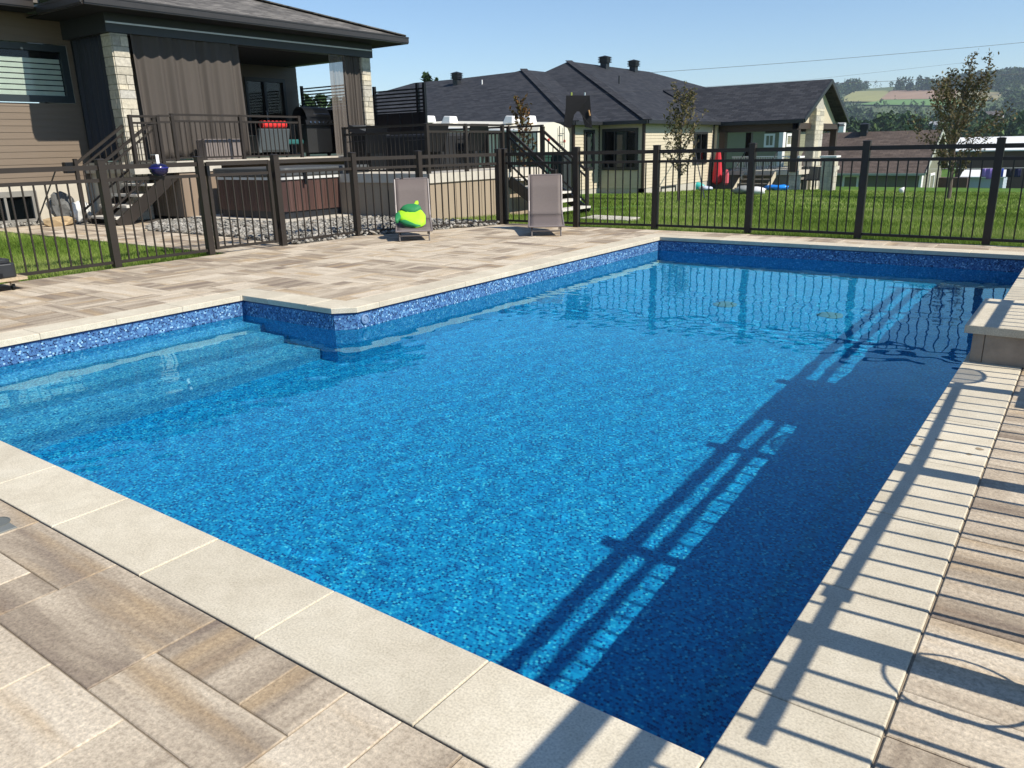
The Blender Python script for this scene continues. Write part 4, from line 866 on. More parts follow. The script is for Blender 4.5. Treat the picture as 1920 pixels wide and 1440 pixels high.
# green swim float resting on lounger 1
a_ = LF.rotation_euler.z; Rm = Matrix.Rotation(a_, 3, 'Z')
def lw(x, y, z): v = Rm@Vector((x, y, z)); return (v.x-7.6, v.y+7.21, v.z)
GF = root('swim_float', 'lime and dark green swim float vest lying on lounger', 'swim float', lw(-.05, .75, .3))
LIME = pm('lime_nylon', (.36, .70, .02), .7, .08, 10); DG = pm('green_nylon', (.015, .19, .06), .7, .1, 10)
def patch(mb, outline, y0, z0, depth=.10, nrm=1):
    c = Vector((sum(p[0] for p in outline)/len(outline), sum(p[1] for p in outline)/len(outline)))
    rings = []
    for (k, dd) in ((1, 0), (.96, .5), (.8, .85), (.45, 1.)): rings.append([(c.x+(p[0]-c.x)*k, c.y+(p[1]-c.y)*k, dd*depth) for p in outline])
    n = len(outline); vs_ = []
    for r_ in rings: vs_ += [lw(q[0]*1.05, .17+(q[1]-.12)*1.15-q[2]*.45+(y0-.93)*.35, .16+(q[1]-.12)*.74+q[2]*.55-(y0-.93)*.35+.012*math.sin(q[0]*40+q[1]*25)) for q in r_]
    fs_ = []
    for i in range(len(rings)-1):
        for k in range(n): fs_.append((i*n+k, i*n+(k+1) % n, (i+1)*n+(k+1) % n, (i+1)*n+k))
    fs_.append(tuple(range(3*n, 4*n))); mb.add(vs_, fs_)
m = MB(); patch(m, [(-.23, .30), (-.12, .20), (.02, .15), (.12, .15), (.17, .21), (.18, .33), (.13, .43), (.02, .47), (-.12, .47), (-.22, .41)], .93, .25, .10); m.build('body', LIME, GF, smooth=True)
m = MB(); patch(m, [(-.19, .42), (-.10, .375), (.02, .36), (.13, .41), (.12, .46), (.03, .50), (-.08, .505), (-.16, .47)], .84, .25, .09); m.build('hood_panel', DG, GF, smooth=True)
m = MB(); patch(m, [(-.22, .24), (-.12, .16), (.0, .125), (.10, .125), (.05, .15), (-.06, .175), (-.16, .24)], .86, .25, .07); m.build('belly_panel', DG, GF, smooth=True)
m = MB(); patch(m, [(.0, .47), (.045, .58), (.085, .59), (.09, .55), (.06, .49)], .84, .25, .05); m.build('fin', LIME, GF, smooth=True)
m = MB(); patch(m, [(-.25, .38), (-.20, .38), (-.17, .30), (-.22, .21), (-.26, .20), (-.265, .28)], .88, .25, .08); m.build('strap_flap', DG, GF, smooth=True)


# ------------------------------------------------------------------ small items at left
CT_ = root('wheeled_dolly', 'wooden plank dolly on casters at left deck edge', 'dolly', (-8.9, 1.6, 0))
WD = pm('weathered_wood', (.42, .33, .22), .8, .25, 6, stretch=(1, 6, 6))
for k in range(3): m = MB(); m.box(-9.02+k*.22, -8.83+k*.22, .9, 2.17, .105, .135); m.build('plank', WD, CT_)
m = MB(); m.box(-9.0, -8.42, 2.02, 2.09, .075, .105); m.build('batten', WD, CT_)
for (x, y) in ((-8.48, 2.05), (-8.9, 2.05), (-8.48, 1.0), (-8.9, 1.0)):
    m = MB(); m.lathe((x, y-.012, .034), [(.034, 0), (.034, .024), (.016, .026)], 16, (0, 1, 0)); w = m.build('caster', BLACK, CT_); m = MB(); m.box(x-.012, x+.012, y-.02, y+.02, .045, .076); m.build('fork', KN, w)
m = MB(); m.prism(rrect(-9.0, -8.42, 1.0, 2.1, .05, 3), .136, .28, .0)
bxr = root('tool_case', 'black plastic storage case resting on the wheeled dolly', 'case', (-8.7, 1.5, .115)); m.build('shell', pm('case_plastic', (.022, .024, .028), .35, .1), bxr, bevel=.015)
m = MB(); m.prism(rrect(-8.97, -8.45, 1.03, 2.07, .05, 3), .282, .325, .03); m.build('lid', pm('case_plastic_lid', (.022, .024, .028), .35, .1), bxr, bevel=.015)
m = MB(); m.box(-8.415, -8.405, 1.85, 1.95, .15, .19); m.build('latch', BLACK, bxr)
p = atX(297, 314, -9.05)
BKT = root('float_basket', 'dark blue chlorine float hung on the left fence by white strap', 'pool float', p)
m = MB(); m.lathe((p.x, p.y, p.z-.02), [(.001, -.09), (.065, -.08), (.105, -.035), (.115, .018), (.09, .05), (.04, .068), (.001, .07)], 24); m.build('shell', pm('cobalt_plastic', (.008, .008, .05), .2, .05), BKT, smooth=True)
m = MB(); m.lathe((p.x, p.y, p.z-.02), [(.116, .007), (.12, .013), (.116, .02)], 24); m.build('rim', pm('cobalt_rim', (.02, .02, .22), .25, .05), BKT)
m = MB(); m.box(p.x+.0, p.x+.01, p.y-.02, p.y+.02, p.z+.02, p.z+.15); m.box(p.x-.1, p.x+.01, p.y-.02, p.y+.02, p.z+.15, p.z+.156); m.build('strap', WHITE, BKT)
# garden bits by the foundation
a = atX(66, 412, -16.9); b_ = atX(104, 320, -16.2)
hw_ = root('garden_hose_stand', 'dark metal garden stake with chrome tap leaning near the basement window', 'garden stake', (a.x, a.y, 0))
m = MB(); m.tube([(a.x, a.y, 0), (b_.x, b_.y, b_.z)], .014, 8); m.build('stake', DARKTRIM, hw_); m = MB(); m.tube([(b_.x, b_.y, b_.z), (b_.x, b_.y+.06, b_.z+.03), (b_.x, b_.y+.12, b_.z-.02)], .018, 8); m.build('tap', KN, hw_)
p = atX(115, 375, -16.6); m = MB(); m.blob((p.x, p.y, .3), (.22, .24, .34), 3, .28, 3); tag(m.build('boulder', pm('grey_boulder', (.13, .13, .125), .9, .3, 8, bump=.8, bscale=15)), 'rough dark grey boulder beside the foundation wall', 'boulder')
p = atX(150, 385, -16.3); m = MB(); m.blob((p.x, p.y, .24), (.13, .20, .22), 3, .3, 9); tag(m.build('sack', pm('white_sack', (.62, .62, .6), .7, .1, 5), smooth=True), 'crumpled white sack lying by the stair foot', 'sack')
p = atX(110, 405, -16.2); m = MB(); m.blob((p.x, p.y, .08), (.22, .30, .11), 2, .2, 4); tag(m.build('flagstone', pm('tan_stone', (.42, .31, .18), .9, .2, 6, bump=.5), smooth=False), 'flat tan stone lying on the rocks by the wall', 'stone')
p = atX(131, 314, -16.0); m = MB(); m.box(p.x-.08, p.x+.08, p.y-.11, p.y+.1, p.z-.11, p.z+.10); bx_ = m.build('junction_box', BLACK, bevel=.01); tag(bx_, 'black box mounted at the foot of the porch stair rail', 'box')

# ================================================================== NEIGHBOUR HOUSE
CREAM = pm('cream_siding', (.54, .475, .355), .6, .05, 4, stretch=(1, 1, 4)); CTR = pm('brown_trim', (.045, .028, .02), .5, .1)
NH = root('house', 'cream sided bungalow with black hip roof behind the lawn', 'house', (-15, 30, -.6))
EZ = 2.10
m = MB(); gz_ = -.35
laps(m, 'X', -13.76, 26.63, 33.3, gz_, EZ, opens=((31.15, 32.6, .40, 1.72),), pitch=.12, out_=.016)
laps(m, 'Y', 26.63, -15.72, -13.76, gz_, EZ, sgn=-1, opens=((-15.55, -14.0, .33, 1.88),), pitch=.12, out_=.016)
laps(m, 'X', -15.72, 24.72, 26.63, gz_, EZ, opens=((25.45, 26.22, .38, 1.86),), pitch=.12, out_=.016)
laps(m, 'Y', 24.72, -36, -15.72, gz_, EZ, sgn=-1, pitch=.12, out_=.016)
laps(m, 'Y', 33.3, -18, -13.76, gz_, EZ, sgn=1, pitch=.12, out_=.016); m.build('wall', CREAM, NH)
m = MB(); m.box(-36, -15.76, 24.76, 36, -1.1, 2.05); m.box(-20, -13.80, 26.67, 36, -1.1, 2.05) ; m.build('core', pm('wall_core', (.30, .26, .19), .8, .1), NH) if False else None
m = MB(); m.box(-36, -15.73, 24.73, 25, -1.3, gz_); m.box(-15.9, -15.73, 24.73, 26.64, -1.3, gz_); m.box(-15.9, -13.77, 26.64, 26.8, -1.3, gz_); m.box(-13.95, -13.77, 26.64, 33.3, -1.3, gz_); m.build('foundation', pm('foundation_grey', (.46, .43, .37), .9, .08), NH)
for (x, y) in ((-13.75, 26.61), (-15.70, 26.61), (-15.70, 24.70), (-13.75, 33.3)): m = MB(); m.box(x-.07, x+.03, y-.03, y+.07, gz_, EZ); m.build('corner_trim', CTR, NH)
NG = m_glass('neighbour_glass', (.5, .55, .55)); CRT = pm('inner_curtain', (.25, .27, .26), .8, .1)
w = window(NH, 'Y', 26.63, -15.55, -14.0, .33, 1.88, DARKTRIM, NG, sgn=-1, fw=.11, mull=(-15.0, -14.5), deep=.06); m = MB(); m.box(-14.98, -14.56, 26.69, 26.694, .45, 1.77); m.build('curtain', CRT, w)
w = window(NH, 'X', -15.72, 25.45, 26.22, .38, 1.86, DARKTRIM, NG, fw=.09, deep=.06); m = MB(); m.box(-15.784, -15.78, 25.85, 26.1, .48, 1.76); m.build('curtain', CRT, w)
w = window(NH, 'X', -13.76, 31.15, 32.6, .40, 1.72, DARKTRIM, NG, fw=.09, mull=(31.9,), deep=.06)
w = window(NH, 'X', -13.76, 28.2, 29.6, -.72, -.38, DARKTRIM, NG, fw=.05, deep=.03)
sN = .358; ZE = 2.13
m = MB(); dz = lambda z: z
def rp(*p): roofplane(m, list(p), .06)
Cc, Bc, Ac, P1, V1, P2 = (-15.4, 24.3, ZE), (-15.4, 26.3, ZE), (-13.45, 26.3, ZE), (-23.1, 32.0, 4.887), (-23.1, 34.0, 4.887), (-22.8, 35.65, 5.477)
rp(Cc, P1, (-23.8, 31.4, 4.67), (-29.8, 31.4, 4.67), (-37, 24.3, ZE))
rp(Cc, Bc, V1, P1)
rp(Bc, Ac, P2, V1)
rp(Ac, (-13.45, 54.2, ZE), (-22.8, 44.85, 5.477), P2)
rp(V1, P2, (-22.8, 44.85, 5.477), (-32, 54, ZE), (-32, 36, 3.0))
rp((-13.45, 54.2, ZE), (-32, 54.2, ZE), (-22.8, 44.85, 5.477))
rp(P1, V1, (-32, 36, 3.0), (-29.8, 31.4, 4.67), (-23.8, 31.4, 4.67))
m.build('roof', ROOF2, NH)
m = MB()
for a, b_ in ((Cc, P1), (Ac, P2)): m.bar(Vector(a)+Vector((0, 0, .03)), Vector(b_)+Vector((0, 0, .03)), .34, .03)
m.build('hip_cap', ROOF2, NH)
m = MB()
for a, b_ in (((-37, 24.3), (-15.4, 24.3)), ((-15.4, 24.3), (-15.4, 26.25)), ((-15.4, 26.3), (-13.45, 26.3)), ((-13.45, 26.3), (-13.45, 33.2))): m.bar((*a, ZE-.05), (*b_, ZE-.05), .12, .13)
m.build('gutter', DARKTRIM, NH)
m = MB(); m.box(-36, -15.45, 24.35, 24.8, 2.04, 2.06); m.box(-15.8, -13.5, 26.32, 26.7, 2.04, 2.06); m.box(-13.8, -13.5, 26.7, 33.3, 2.04, 2.06); m.build('soffit', SOFFIT, NH)
def roofvent(par, p, w, h):
    m = MB(); x, y, z = p
    m.box(x-w*.33, x+w*.33, y-w*.33, y+w*.33, z-h*.35, z+h*.5)
    for k in range(4): zz = z+h*(.45+.13*k); m.box(x-w*.5, x+w*.5, y-w*.5, y+w*.5, zz, zz+h*.05)
    m.box(x-w*.4, x+w*.4, y-w*.4, y+w*.4, z+h*.45, z+h*.93); m.add([(x-w*.52, y-w*.52, z+h*.93), (x+w*.52, y-w*.52, z+h*.93), (x+w*.52, y+w*.52, z+h*.93), (x-w*.52, y+w*.52, z+h*.93), (x, y, z+h*1.08)], [(0, 1, 4), (1, 2, 4), (2, 3, 4), (3, 0, 4), (3, 2, 1, 0)])
    m.build('roof_vent', DARKTRIM, par)
def onp(px, py, P0, n): d = ray(px, py); P0 = Vector(P0); n = Vector(n); return CO+d*((P0-CO).dot(n)/d.dot(n))
roofvent(NH, onp(1134, 128, Ac, (sN, 0, 1)), .55, .6); roofvent(NH, onp(1188, 134, Ac, (sN, 0, 1)), .55, .6); roofvent(NH, onp(857, 158, Cc, (0, -sN, 1)), .45, .55)
p = onp(1161, 157, Ac, (sN, 0, 1)); m = MB(); m.tube([p-Vector((0, 0, .1)), p+Vector((0, 0, .36))], .045, 8); m.build('vent_pipe', DARKTRIM, NH)
p = onp(904, 158, Cc, (0, -sN, 1)); m = MB(); m.tube([p-Vector((0, 0, .1)), p+Vector((0, 0, .2))], .03, 8); m.build('vent_pipe', WHITE, NH)
# gable porch of the neighbour
gy0, gyr, gy1, gx, gzr = 33.3, 36.88, 40.4, -9.83, 3.85
m = MB(); rp((gx, gy0, 2.13), (gx, gyr, gzr), (-20, gyr, gzr), (-13.6, gy0, 2.13)) if False else None
roofplane(m, [(-13.5, gy0, 2.13), (gx, gy0, 2.13), (gx, gyr, gzr), (-18.0, gyr, gzr)], .07)
roofplane(m, [(gx, gy1, 2.13), (-13.5, gy1, 2.13), (-18.0, gyr, gzr), (gx, gyr, gzr)], .07); m.build('porch_roof', ROOF2, NH)
m = MB()
for a, b_ in (((gx+.02, gy0, 2.06), (gx+.02, gyr, gzr-.09)), ((gx+.02, gy1, 2.06), (gx+.02, gyr, gzr-.09))): m.bar(a, b_, .05, .17)
m.bar((-13.5, gy0, 2.04), (gx, gy0, 2.04), .12, .13); m.build('fascia', DARKTRIM, NH)
m = MB(); m.box(-13.7, gx-.35, gy0+.3, gy0+.5, 1.68, 2.02); m.box(-13.7, gx-.35, gy1-.5, gy1-.3, 1.68, 2.02); m.box(gx-.55, gx-.35, gy0+.3, gy1-.3, 1.75, 1.98); m.build('beam', CTR, NH)
gxi = gx-.45
m = MB(); z = 2.0
q0, q1 = gy0+.45, gy1-.45
m.face([(gxi, q0, 2.0), (gxi, q1, 2.0), (gxi, gyr, gzr-.22)]); m.build('gable_wall', CREAM, NH)
m = MB()
for yq, hgt in ((gyr, 0),):
    stones(m, gxi-.1, gxi+.28, 35.55, 36.75, -1.1, 2.6, .15, .3, .25, .6)
m.build('stone_chimney', STONE, NH)
m = MB(); m.add([(gxi-.1, 35.5, 2.6), (gxi+.28, 35.5, 2.6), (gxi+.28, 36.8, 2.6), (gxi-.1, 36.8, 2.6), (gxi+.28, 36.15, 3.2), (gxi-.1, 36.15, 3.2)], [(0, 3, 2, 1), (1, 2, 4), (3, 0, 5), (0, 1, 4, 5), (2, 3, 5, 4)]); m.build('chimney_head', STONE, NH)
for (px, py, Yq) in ((1354, 300, 33.6), (1489, 300, 33.6), (1559, 300, 40.0), (1405, 260, 40.0)):
    p = atY(px, py, Yq); m = MB(); m.box(p.x-.14, p.x+.14, Yq-.14, Yq+.14, 0.0, 1.72); m.build('porch_post', CTR, NH)
m = MB(); m.box(-18, -13.6, 33.35, 33.5, 0, 2.0); m.box(-18.2, -18, 33.4, 40, -1, 2.2); m.build('porch_back_wall', CREAM, NH)
p0, p1 = atX(1366, 252, -17.9), atX(1394, 285, -17.9); 
m = MB(); m.box(-14.2, -9.95, 33.55, 40, -.13, .05); m.build('porch_deck', CONC, NH)
m = MB(); m.box(-14.1, -10.1, 33.7, 39.9, -1.2, -.13); m.build('porch_skirt', pm('porch_skirt_grey', (.2, .18, .15), .8, .1), NH)
m = MB()
for k in range(40): xx = -12.9+.075*k; m.box(xx-.008, xx+.008, 33.6, 33.616, .08, .62)
m.box(-12.95, -9.95, 33.59, 33.63, .62, .66); m.box(-12.95, -9.95, 33.595, 33.62, .07, .09); m.build('porch_rail', WHITE, NH)
for (pxa, pxb) in ((1484, 1499), (1543, 1567)):
    a, b_ = atY(pxa, 300, 33.75), atY(pxb, 300, 33.75); m = MB(); stones(m, a.x, b_.x, 33.6, 34.1, -1.1, .55, .15, .25, .15, .35); m.build('stone_pier', STONE, NH); m = MB(); m.box(a.x-.08, b_.x+.08, 33.52, 34.2, .57, .64); m.build('pier_cap', WHITE, NH)
SN = root('outdoor_stairs', 'grey wooden steps leading up to the neighbour porch deck', 'stairs', (-12, 33, -.7))
for k in range(4): m = MB(); m.box(-12.3, -10.9, 32.4+.28*k, 32.72+.28*k, -.66+.17*k, -.62+.17*k); m.build('tread', pm('grey_plank%d' % k, (.2, .18, .15), .8, .15), SN)
for x in (-12.32, -10.9): m = MB(); m.bar((x, 32.35, -.75), (x, 33.5, -.05), .05, .2); m.build('stringer', CREAM, SN); m = MB(); m.tube([(x, 32.4, .15), (x, 33.5, .85)], .025, 6); m.build('handrail', DARKTRIM, SN)
# red folded parasol
p = atY(1344, 350, 33.1)
UM = root('folded_parasol', 'closed red parasol standing by the neighbour porch', 'parasol', (p.x, p.y, -.8)); m = MB(); m.lathe((p.x, p.y, 0), [(.02, -.55), (.22, -.42), (.21, 0), (.16, .5), (.10, .85), (.03, .98), (.001, 1.0)], 10); m.build('canopy', pm('red_canvas', (.50, .02, .035), .8, .15, 3), UM, smooth=False); m = MB(); m.tube([(p.x, p.y, -.8), (p.x, p.y, 1.05)], .03, 6); m.build('pole', DARKTRIM, UM)
p = atY(1355, 345, 33.0); m = MB(); m.lathe((p.x+.15, p.y, -.2), [(.03, -.35), (.12, -.25), (.12, .1), (.07, .3), (.001, .33)], 8); tag(m.build('towel', pm('pink_towel', (.55, .09, .12), .85, .1)), 'pinkish red towel hanging beside the closed parasol', 'towel')
def sitbox(name, px, py, sx, sy, sz, mat, label, cat, seed=1):
    p = tg(px, py); m = MB(); m.blob((p.x, p.y, p.z+sz*.45), (sx/2, sy/2, sz/2), 2, .25, seed); return tag(m.build(name, mat, smooth=True), label, cat)
sitbox('inflatable_float', 1456, 357, 1.0, .5, .26, pm('float_blue', (.02, .25, .85), .3, .05), 'bright blue inflatable float on the neighbour lawn', 'pool float', 2)
sitbox('beach_towel', 1418, 365, .6, .4, .28, pm('towel_white', (.7, .7, .7), .8, .05), 'crumpled white towel on the neighbour lawn', 'towel', 5)
sitbox('tarp', 1395, 364, .9, .5, .30, pm('tarp_grey', (.28, .29, .28), .7, .2, 5), 'crumpled grey tarp on the lawn before the porch steps', 'tarp', 7)
sitbox('toy_box', 1306, 356, .7, .4, .34, pm('toy_teal', (.05, .45, .42), .4, .4, 6), 'teal and green toy pile against the cream wall', 'toy', 3)
sitbox('toy_box', 1322, 357, .6, .4, .20, pm('toy_lilac', (.55, .6, .75), .4, .2, 6), 'pale lilac toy lying right of the teal toys', 'toy', 8)
sitbox('ball', 1691, 362, .22, .22, .22, WHITE, 'small white ball on the lawn far right', 'ball', 0)
for k, px in enumerate((1497, 1516, 1535)):
    p = tg(px, 355)
    if k == 0:
        NC = root('lawn_chair', 'dark folding chair on the neighbour lawn, left of three', 'chair', p, 'dark chairs in front of the stone chimney')
        m = MB(); m.box(-.25, .25, -.25, .25, .38, .42); m.build('seat', BLACK, NC, local=True); m = MB(); m.hexa([(-.25, .22, .42), (.25, .22, .42), (.25, .26, .42), (-.25, .26, .42), (-.25, .35, .95), (.25, .35, .95), (.25, .39, .95), (-.25, .39, .95)]); m.build('backrest', pm('chair_sling_dark', (.06, .065, .06), .8, .1), NC, local=True)
        for (x, y) in ((-.23, -.23), (.23, -.23), (-.23, .23), (.23, .23)): m = MB(); m.tube([(x, y, 0), (x, y, .4)], .015, 6); m.build('leg', BLACK, NC, local=True)
    else:
        c = clone(NC); c.location = p; c['label'] = ['', 'dark folding chair on the neighbour lawn, middle of three', 'dark folding chair on the neighbour lawn, right of three'][k]
# long dark pole leaning on wall
p = tg(1321, 372); m = MB(); m.tube([p, Vector((-13.6, p.y+8, 1.6))], .02, 6); tag(m.build('garden_pole', DARKTRIM), 'thin dark pole leaning toward the cream house corner', 'pole')
# stepping stones beyond fence
for k, (px, py) in enumerate(((1128, 409), (1160, 411))):
    p = tg(px, py); m = MB(); m.prism([(p.x-.3, p.y-.35), (p.x+.35, p.y-.3), (p.x+.3, p.y+.3), (p.x-.35, p.y+.35)], p.z-.03, p.z+.025, .03)
    tag(m.build('stepping_stone', CONC), ['pale stepping stone in lawn nearest the steel stairs', 'pale stepping stone in lawn right of the first one'][k], 'stepping stone', 'stepping stones at the stairs')

# ------------------------------------------------------------------ camper trailer
RV = root('camper_trailer', 'white camper trailer parked behind the lower patio', 'camper', (-17.5, 22, -.4))
m = MB(); bx0, bx1, by0, by1 = -20.0, -15.0, 21.3, 23.3
RVW = pm('rv_white', (.70, .66, .55), .35, .04, 2)
sec = [(by0, -.05), (by0, 1.78), (by0+.12, 1.93), (by0+.6, 2.05), ((by0+by1)/2, 2.08), (by1-.6, 2.02), (by1-.12, 1.88), (by1, 1.72), (by1, -.05)]
m.add([(bx0, a, b_+.22) for a, b_ in sec]+[(bx1, a, b_) for a, b_ in sec], [tuple(range(9)), tuple(range(9, 18))[::-1]]+[(i, i+9, (i+1) % 9+9, (i+1) % 9) for i in range(9)]); m.build('body', RVW, RV)
for (a, b_) in ((-17.9, -17.2), (-19.3, -18.3), (-16.6, -15.9)): m = MB(); m.box(a, b_, 21.27, 21.3, 1.0, 1.75); m.build('window', DARKTRIM, RV)
m = MB(); m.tube([(-15.6, 21.15, 1.80), (-19.6, 21.15, 2.0)], .07, 10); m.build('awning', WHITE, RV)
for x, zz in ((atY(800, 220, 21.7).x, 2.28), (atY(841, 220, 21.7).x, 2.22), (atY(957, 220, 21.7).x, 2.12), (atY(988, 220, 21.7).x, 2.10)):
    m = MB(); m.hexa([(x-.22, 21.5, zz-.05), (x+.22, 21.5, zz-.05), (x+.22, 22, zz-.05), (x-.22, 22, zz-.05), (x-.10, 21.55, zz+.22), (x+.20, 21.55, zz+.20), (x+.20, 21.95, zz+.20), (x-.10, 21.95, zz+.22)]); m.build('roof_vent', WHITE, RV, bevel=.03)
m = MB()
for y in (22.55, 22.85): m.tube([(-14.93, y, .1), (-14.93, y, 1.95)], .015, 6)
for k in range(6): m.tube([(-14.93, 22.55, .3+.28*k), (-14.93, 22.85, .3+.28*k)], .012, 6)
m.build('ladder', DARKTRIM, RV)
for (y, z) in ((21.95, 1.5), (22.25, 1.5), (22.95, 1.45)): m = MB(); m.lathe((-15.0, y, z), [(.05, 0), (.05, .03), (.001, .035)], 10, (1, 0, 0)); m.build('marker_light', pm('red_lens', (.4, .03, .02), .3, .05), RV)
m = MB(); m.lathe((-15.0, 22.0, .75), [(.30, 0), (.30, .16), (.001, .17)], 20, (1, 0, 0)); m.build('spare_wheel', BLACK, RV)
for x in (-17.8, -17.0): m = MB(); m.lathe((x, 21.35, -.1), [(.33, 0), (.33, .2)], 20, (0, 1, 0)); m.build('wheel', BLACK, RV)
for k, px in enumerate((1008, 1021)):
    p = atX(px+2, 300, -12.6); z0 = H(p.x, p.y); m = MB(); m.box(p.x-.25, p.x+.25, p.y-.25, p.y+.25, z0+.05, 1.0); m.add([(p.x-.27, p.y-.27, 1.0), (p.x+.27, p.y-.27, 1.0), (p.x+.27, p.y+.27, 1.0), (p.x-.27, p.y+.27, 1.0), (p.x-.27, p.y-.27, 1.06), (p.x+.27, p.y-.27, 1.06), (p.x+.27, p.y+.27, 1.12), (p.x-.27, p.y+.27, 1.12)], [(3, 2, 1, 0), (4, 5, 6, 7), (0, 1, 5, 4), (1, 2, 6, 5), (2, 3, 7, 6), (3, 0, 4, 7)])
    if k == 0: tag(m.build('waste_bin', pm('bin_green', (.012, .045, .03), .5, .1)), 'dark green waste bin standing in front of the white camper', 'waste bin')
p = atX(1050, 290, -12.4); m = MB(); m.box(p.x-.28, p.x+.28, p.y-.22, p.y+.22, H(p.x, p.y), 1.12); tag(m.build('propane_cover', pm('black_cover', (.015, .02, .02), .6, .1), bevel=.08), 'black covered upright tank behind the steel stairs', 'tank cover')

# ------------------------------------------------------------------ pants on clothesline
PT = pm('black_fabric', (.004, .004, .006), .9, .3, 5)
cl = [atD(1063, 177, 17.2), atD(1104, 177, 17.2)]
scr = Vector((-13.14, 13.72, 2.78)); t1 = Vector((-3.31, 26.9, 3.4))
m = MB(); m.tube([scr, cl[0], cl[1], (cl[1]+t1)*.5-Vector((0, 0, .1)), t1], .0025, 5); tag(m.build('clothesline', pm('line', (.03, .03, .035), .5, .1)), 'thin clothesline strung from the privacy screen', 'clothesline')
T_ = root('hanging_trousers', 'black trousers pegged to the clothesline above the lower patio', 'trousers', cl[0])
U = (cl[1]-cl[0]).normalized(); cx = (cl[0]+cl[1])/2; Fv = Vector((U.y, -U.x, 0))
s17 = 17.2/FPX
def pants(mb):
    outl = [(-22, 2), (22, 2), (24, 25), (27, 60), (14, 58), (8, 38), (3, 30), (-2, 30), (-7, 36), (-13, 60), (-27, 57), (-23, 25)]
    vs_ = []
    for yy in (.03, -.03): vs_ += [cx+U*(a*s17)-Vector((0, 0, b_*s17))+Fv*(yy+.02*math.sin(b_*.13+a*.3)) for a, b_ in outl]
    n = len(outl); mb.add(vs_, [tuple(range(n)), tuple(range(n, 2*n))[::-1]]+[(i, (i+1) % n, (i+1) % n+n, i+n) for i in range(n)])
m = MB(); pants(m); m.build('fabric', PT, T_)
m = MB(); c0 = cx+U*(20*s17)-Vector((0, 0, 28*s17)); m.bar(c0+Fv*.05, c0+Fv*.05-Vector((0, 0, .12))+U*.03, .035, .02); m.build('side_stripe', pm('tan_patch', (.35, .2, .08), .8, .1), T_)
for k in range(2): p = cx+U*((-12 if k == 0 else 13)*s17); m = MB(); m.bar(p+Vector((0, 0, .04)), p-Vector((0, 0, .05)), .02, .025); m.build('peg', pm('peg%d' % k, ((.5, .6, .1) if k == 0 else (.6, .7, .7)), .5, .05), T_)

# ------------------------------------------------------------------ more distant houses
YH = 62.
SAGE = pm('sage_siding', (.17, .17, .12), .7, .06, 2); 
H2 = root('house', 'low sage green house with brown shingle roof at far right', 'house', atY(1650, 330, YH))
e0, e1 = atY(1500, 321, YH), atY(1727, 321, YH); sb0 = e1.z-2.4
m = MB(); laps(m, 'Y', YH, e0.x, e1.x, sb0, e1.z, sgn=-1, pitch=.22, out_=.02); laps(m, 'X', e1.x, YH, YH+9, sb0, e1.z, pitch=.22, out_=.02)
ridge = atY(1765, 243, YH+4.5); m.face([(e1.x, YH, e1.z), (e1.x, YH+9, e1.z), (e1.x, YH+4.5, ridge.z-.15)]); m.build('wall', SAGE, H2)
m = MB(); roofplane(m, [(e0.x-.5, YH-.5, e1.z-.12), (e1.x+.4, YH-.5, e1.z-.12), (e1.x+.4, YH+4.5, ridge.z), (e0.x-.5, YH+4.5, ridge.z)], .1); roofplane(m, [(e1.x+.4, YH+9.5, e1.z-.12), (e0.x-.5, YH+9.5, e1.z-.12), (e0.x-.5, YH+4.5, ridge.z), (e1.x+.4, YH+4.5, ridge.z)], .1); m.build('roof', ROOF3, H2)
m = MB(); m.bar((e1.x+.42, YH-.5, e1.z-.15), (e1.x+.42, YH+4.5, ridge.z-.05), .06, .22); m.bar((e1.x+.42, YH+9.5, e1.z-.15), (e1.x+.42, YH+4.5, ridge.z-.05), .06, .22); m.bar((e0.x, YH-.55, e1.z-.2), (e1.x+.4, YH-.55, e1.z-.2), .1, .16); m.build('fascia', pm('sage_trim', (.4, .42, .36), .6, .05), H2)
a, b_ = atY(1581, 328, YH), atY(1609, 350, YH); window(H2, 'Y', YH, a.x, b_.x, b_.z-.4, a.z, WHITE, NG, sgn=-1, fw=.14, deep=.08)
window(H2, 'X', e1.x, YH+3.6, YH+5.6, e1.z-1.6, e1.z-.3, WHITE, NG, fw=.18, deep=.08)
m = MB(); m.box(e1.x-.05, e1.x+.12, YH-.1, YH+.5, sb0, e1.z); m.build('corner_trim', WHITE, H2)
q = onp(1620, 252, (e1.x, YH-.5, e1.z-.12), (0, -(ridge.z-e1.z+.12)/5., 1)); roofvent(H2, q, .7, .8)
Y3 = 66.
H3 = root('house', 'olive house with white trimmed windows seen under the neighbour porch roof', 'house', atY(1445, 300, Y3))
a, b_ = atY(1400, 243, Y3), atY(1462, 300, Y3); m = MB(); laps(m, 'Y', Y3, a.x-9, b_.x, -3, a.z, sgn=-1, pitch=.22, out_=.02); laps(m, 'X', b_.x, Y3, Y3+8, -3, a.z, pitch=.22, out_=.02); m.build('wall', pm('olive_siding', (.22, .22, .14), .7, .06, 2), H3)
m = MB(); m.box(b_.x-.15, b_.x+.2, Y3-.15, Y3+.5, -3, a.z); m.box(a.x-9, b_.x+.5, Y3-.5, Y3-.1, a.z, a.z+.3); m.box(b_.x+.1, b_.x+.5, Y3-.1, Y3+8, a.z, a.z+.3); m.build('trim', WHITE, H3)
zr = a.z+.3; m = MB(); roofplane(m, [(a.x-9, Y3-.6, zr), (b_.x+.6, Y3-.6, zr), (b_.x-3, Y3+4, zr+1.3), (a.x-9, Y3+4, zr+1.3)], .1); roofplane(m, [(b_.x+.6, Y3-.6, zr), (b_.x+.6, Y3+8.5, zr), (b_.x-3, Y3+4, zr+1.3)], .1); m.build('roof', ROOF3, H3)
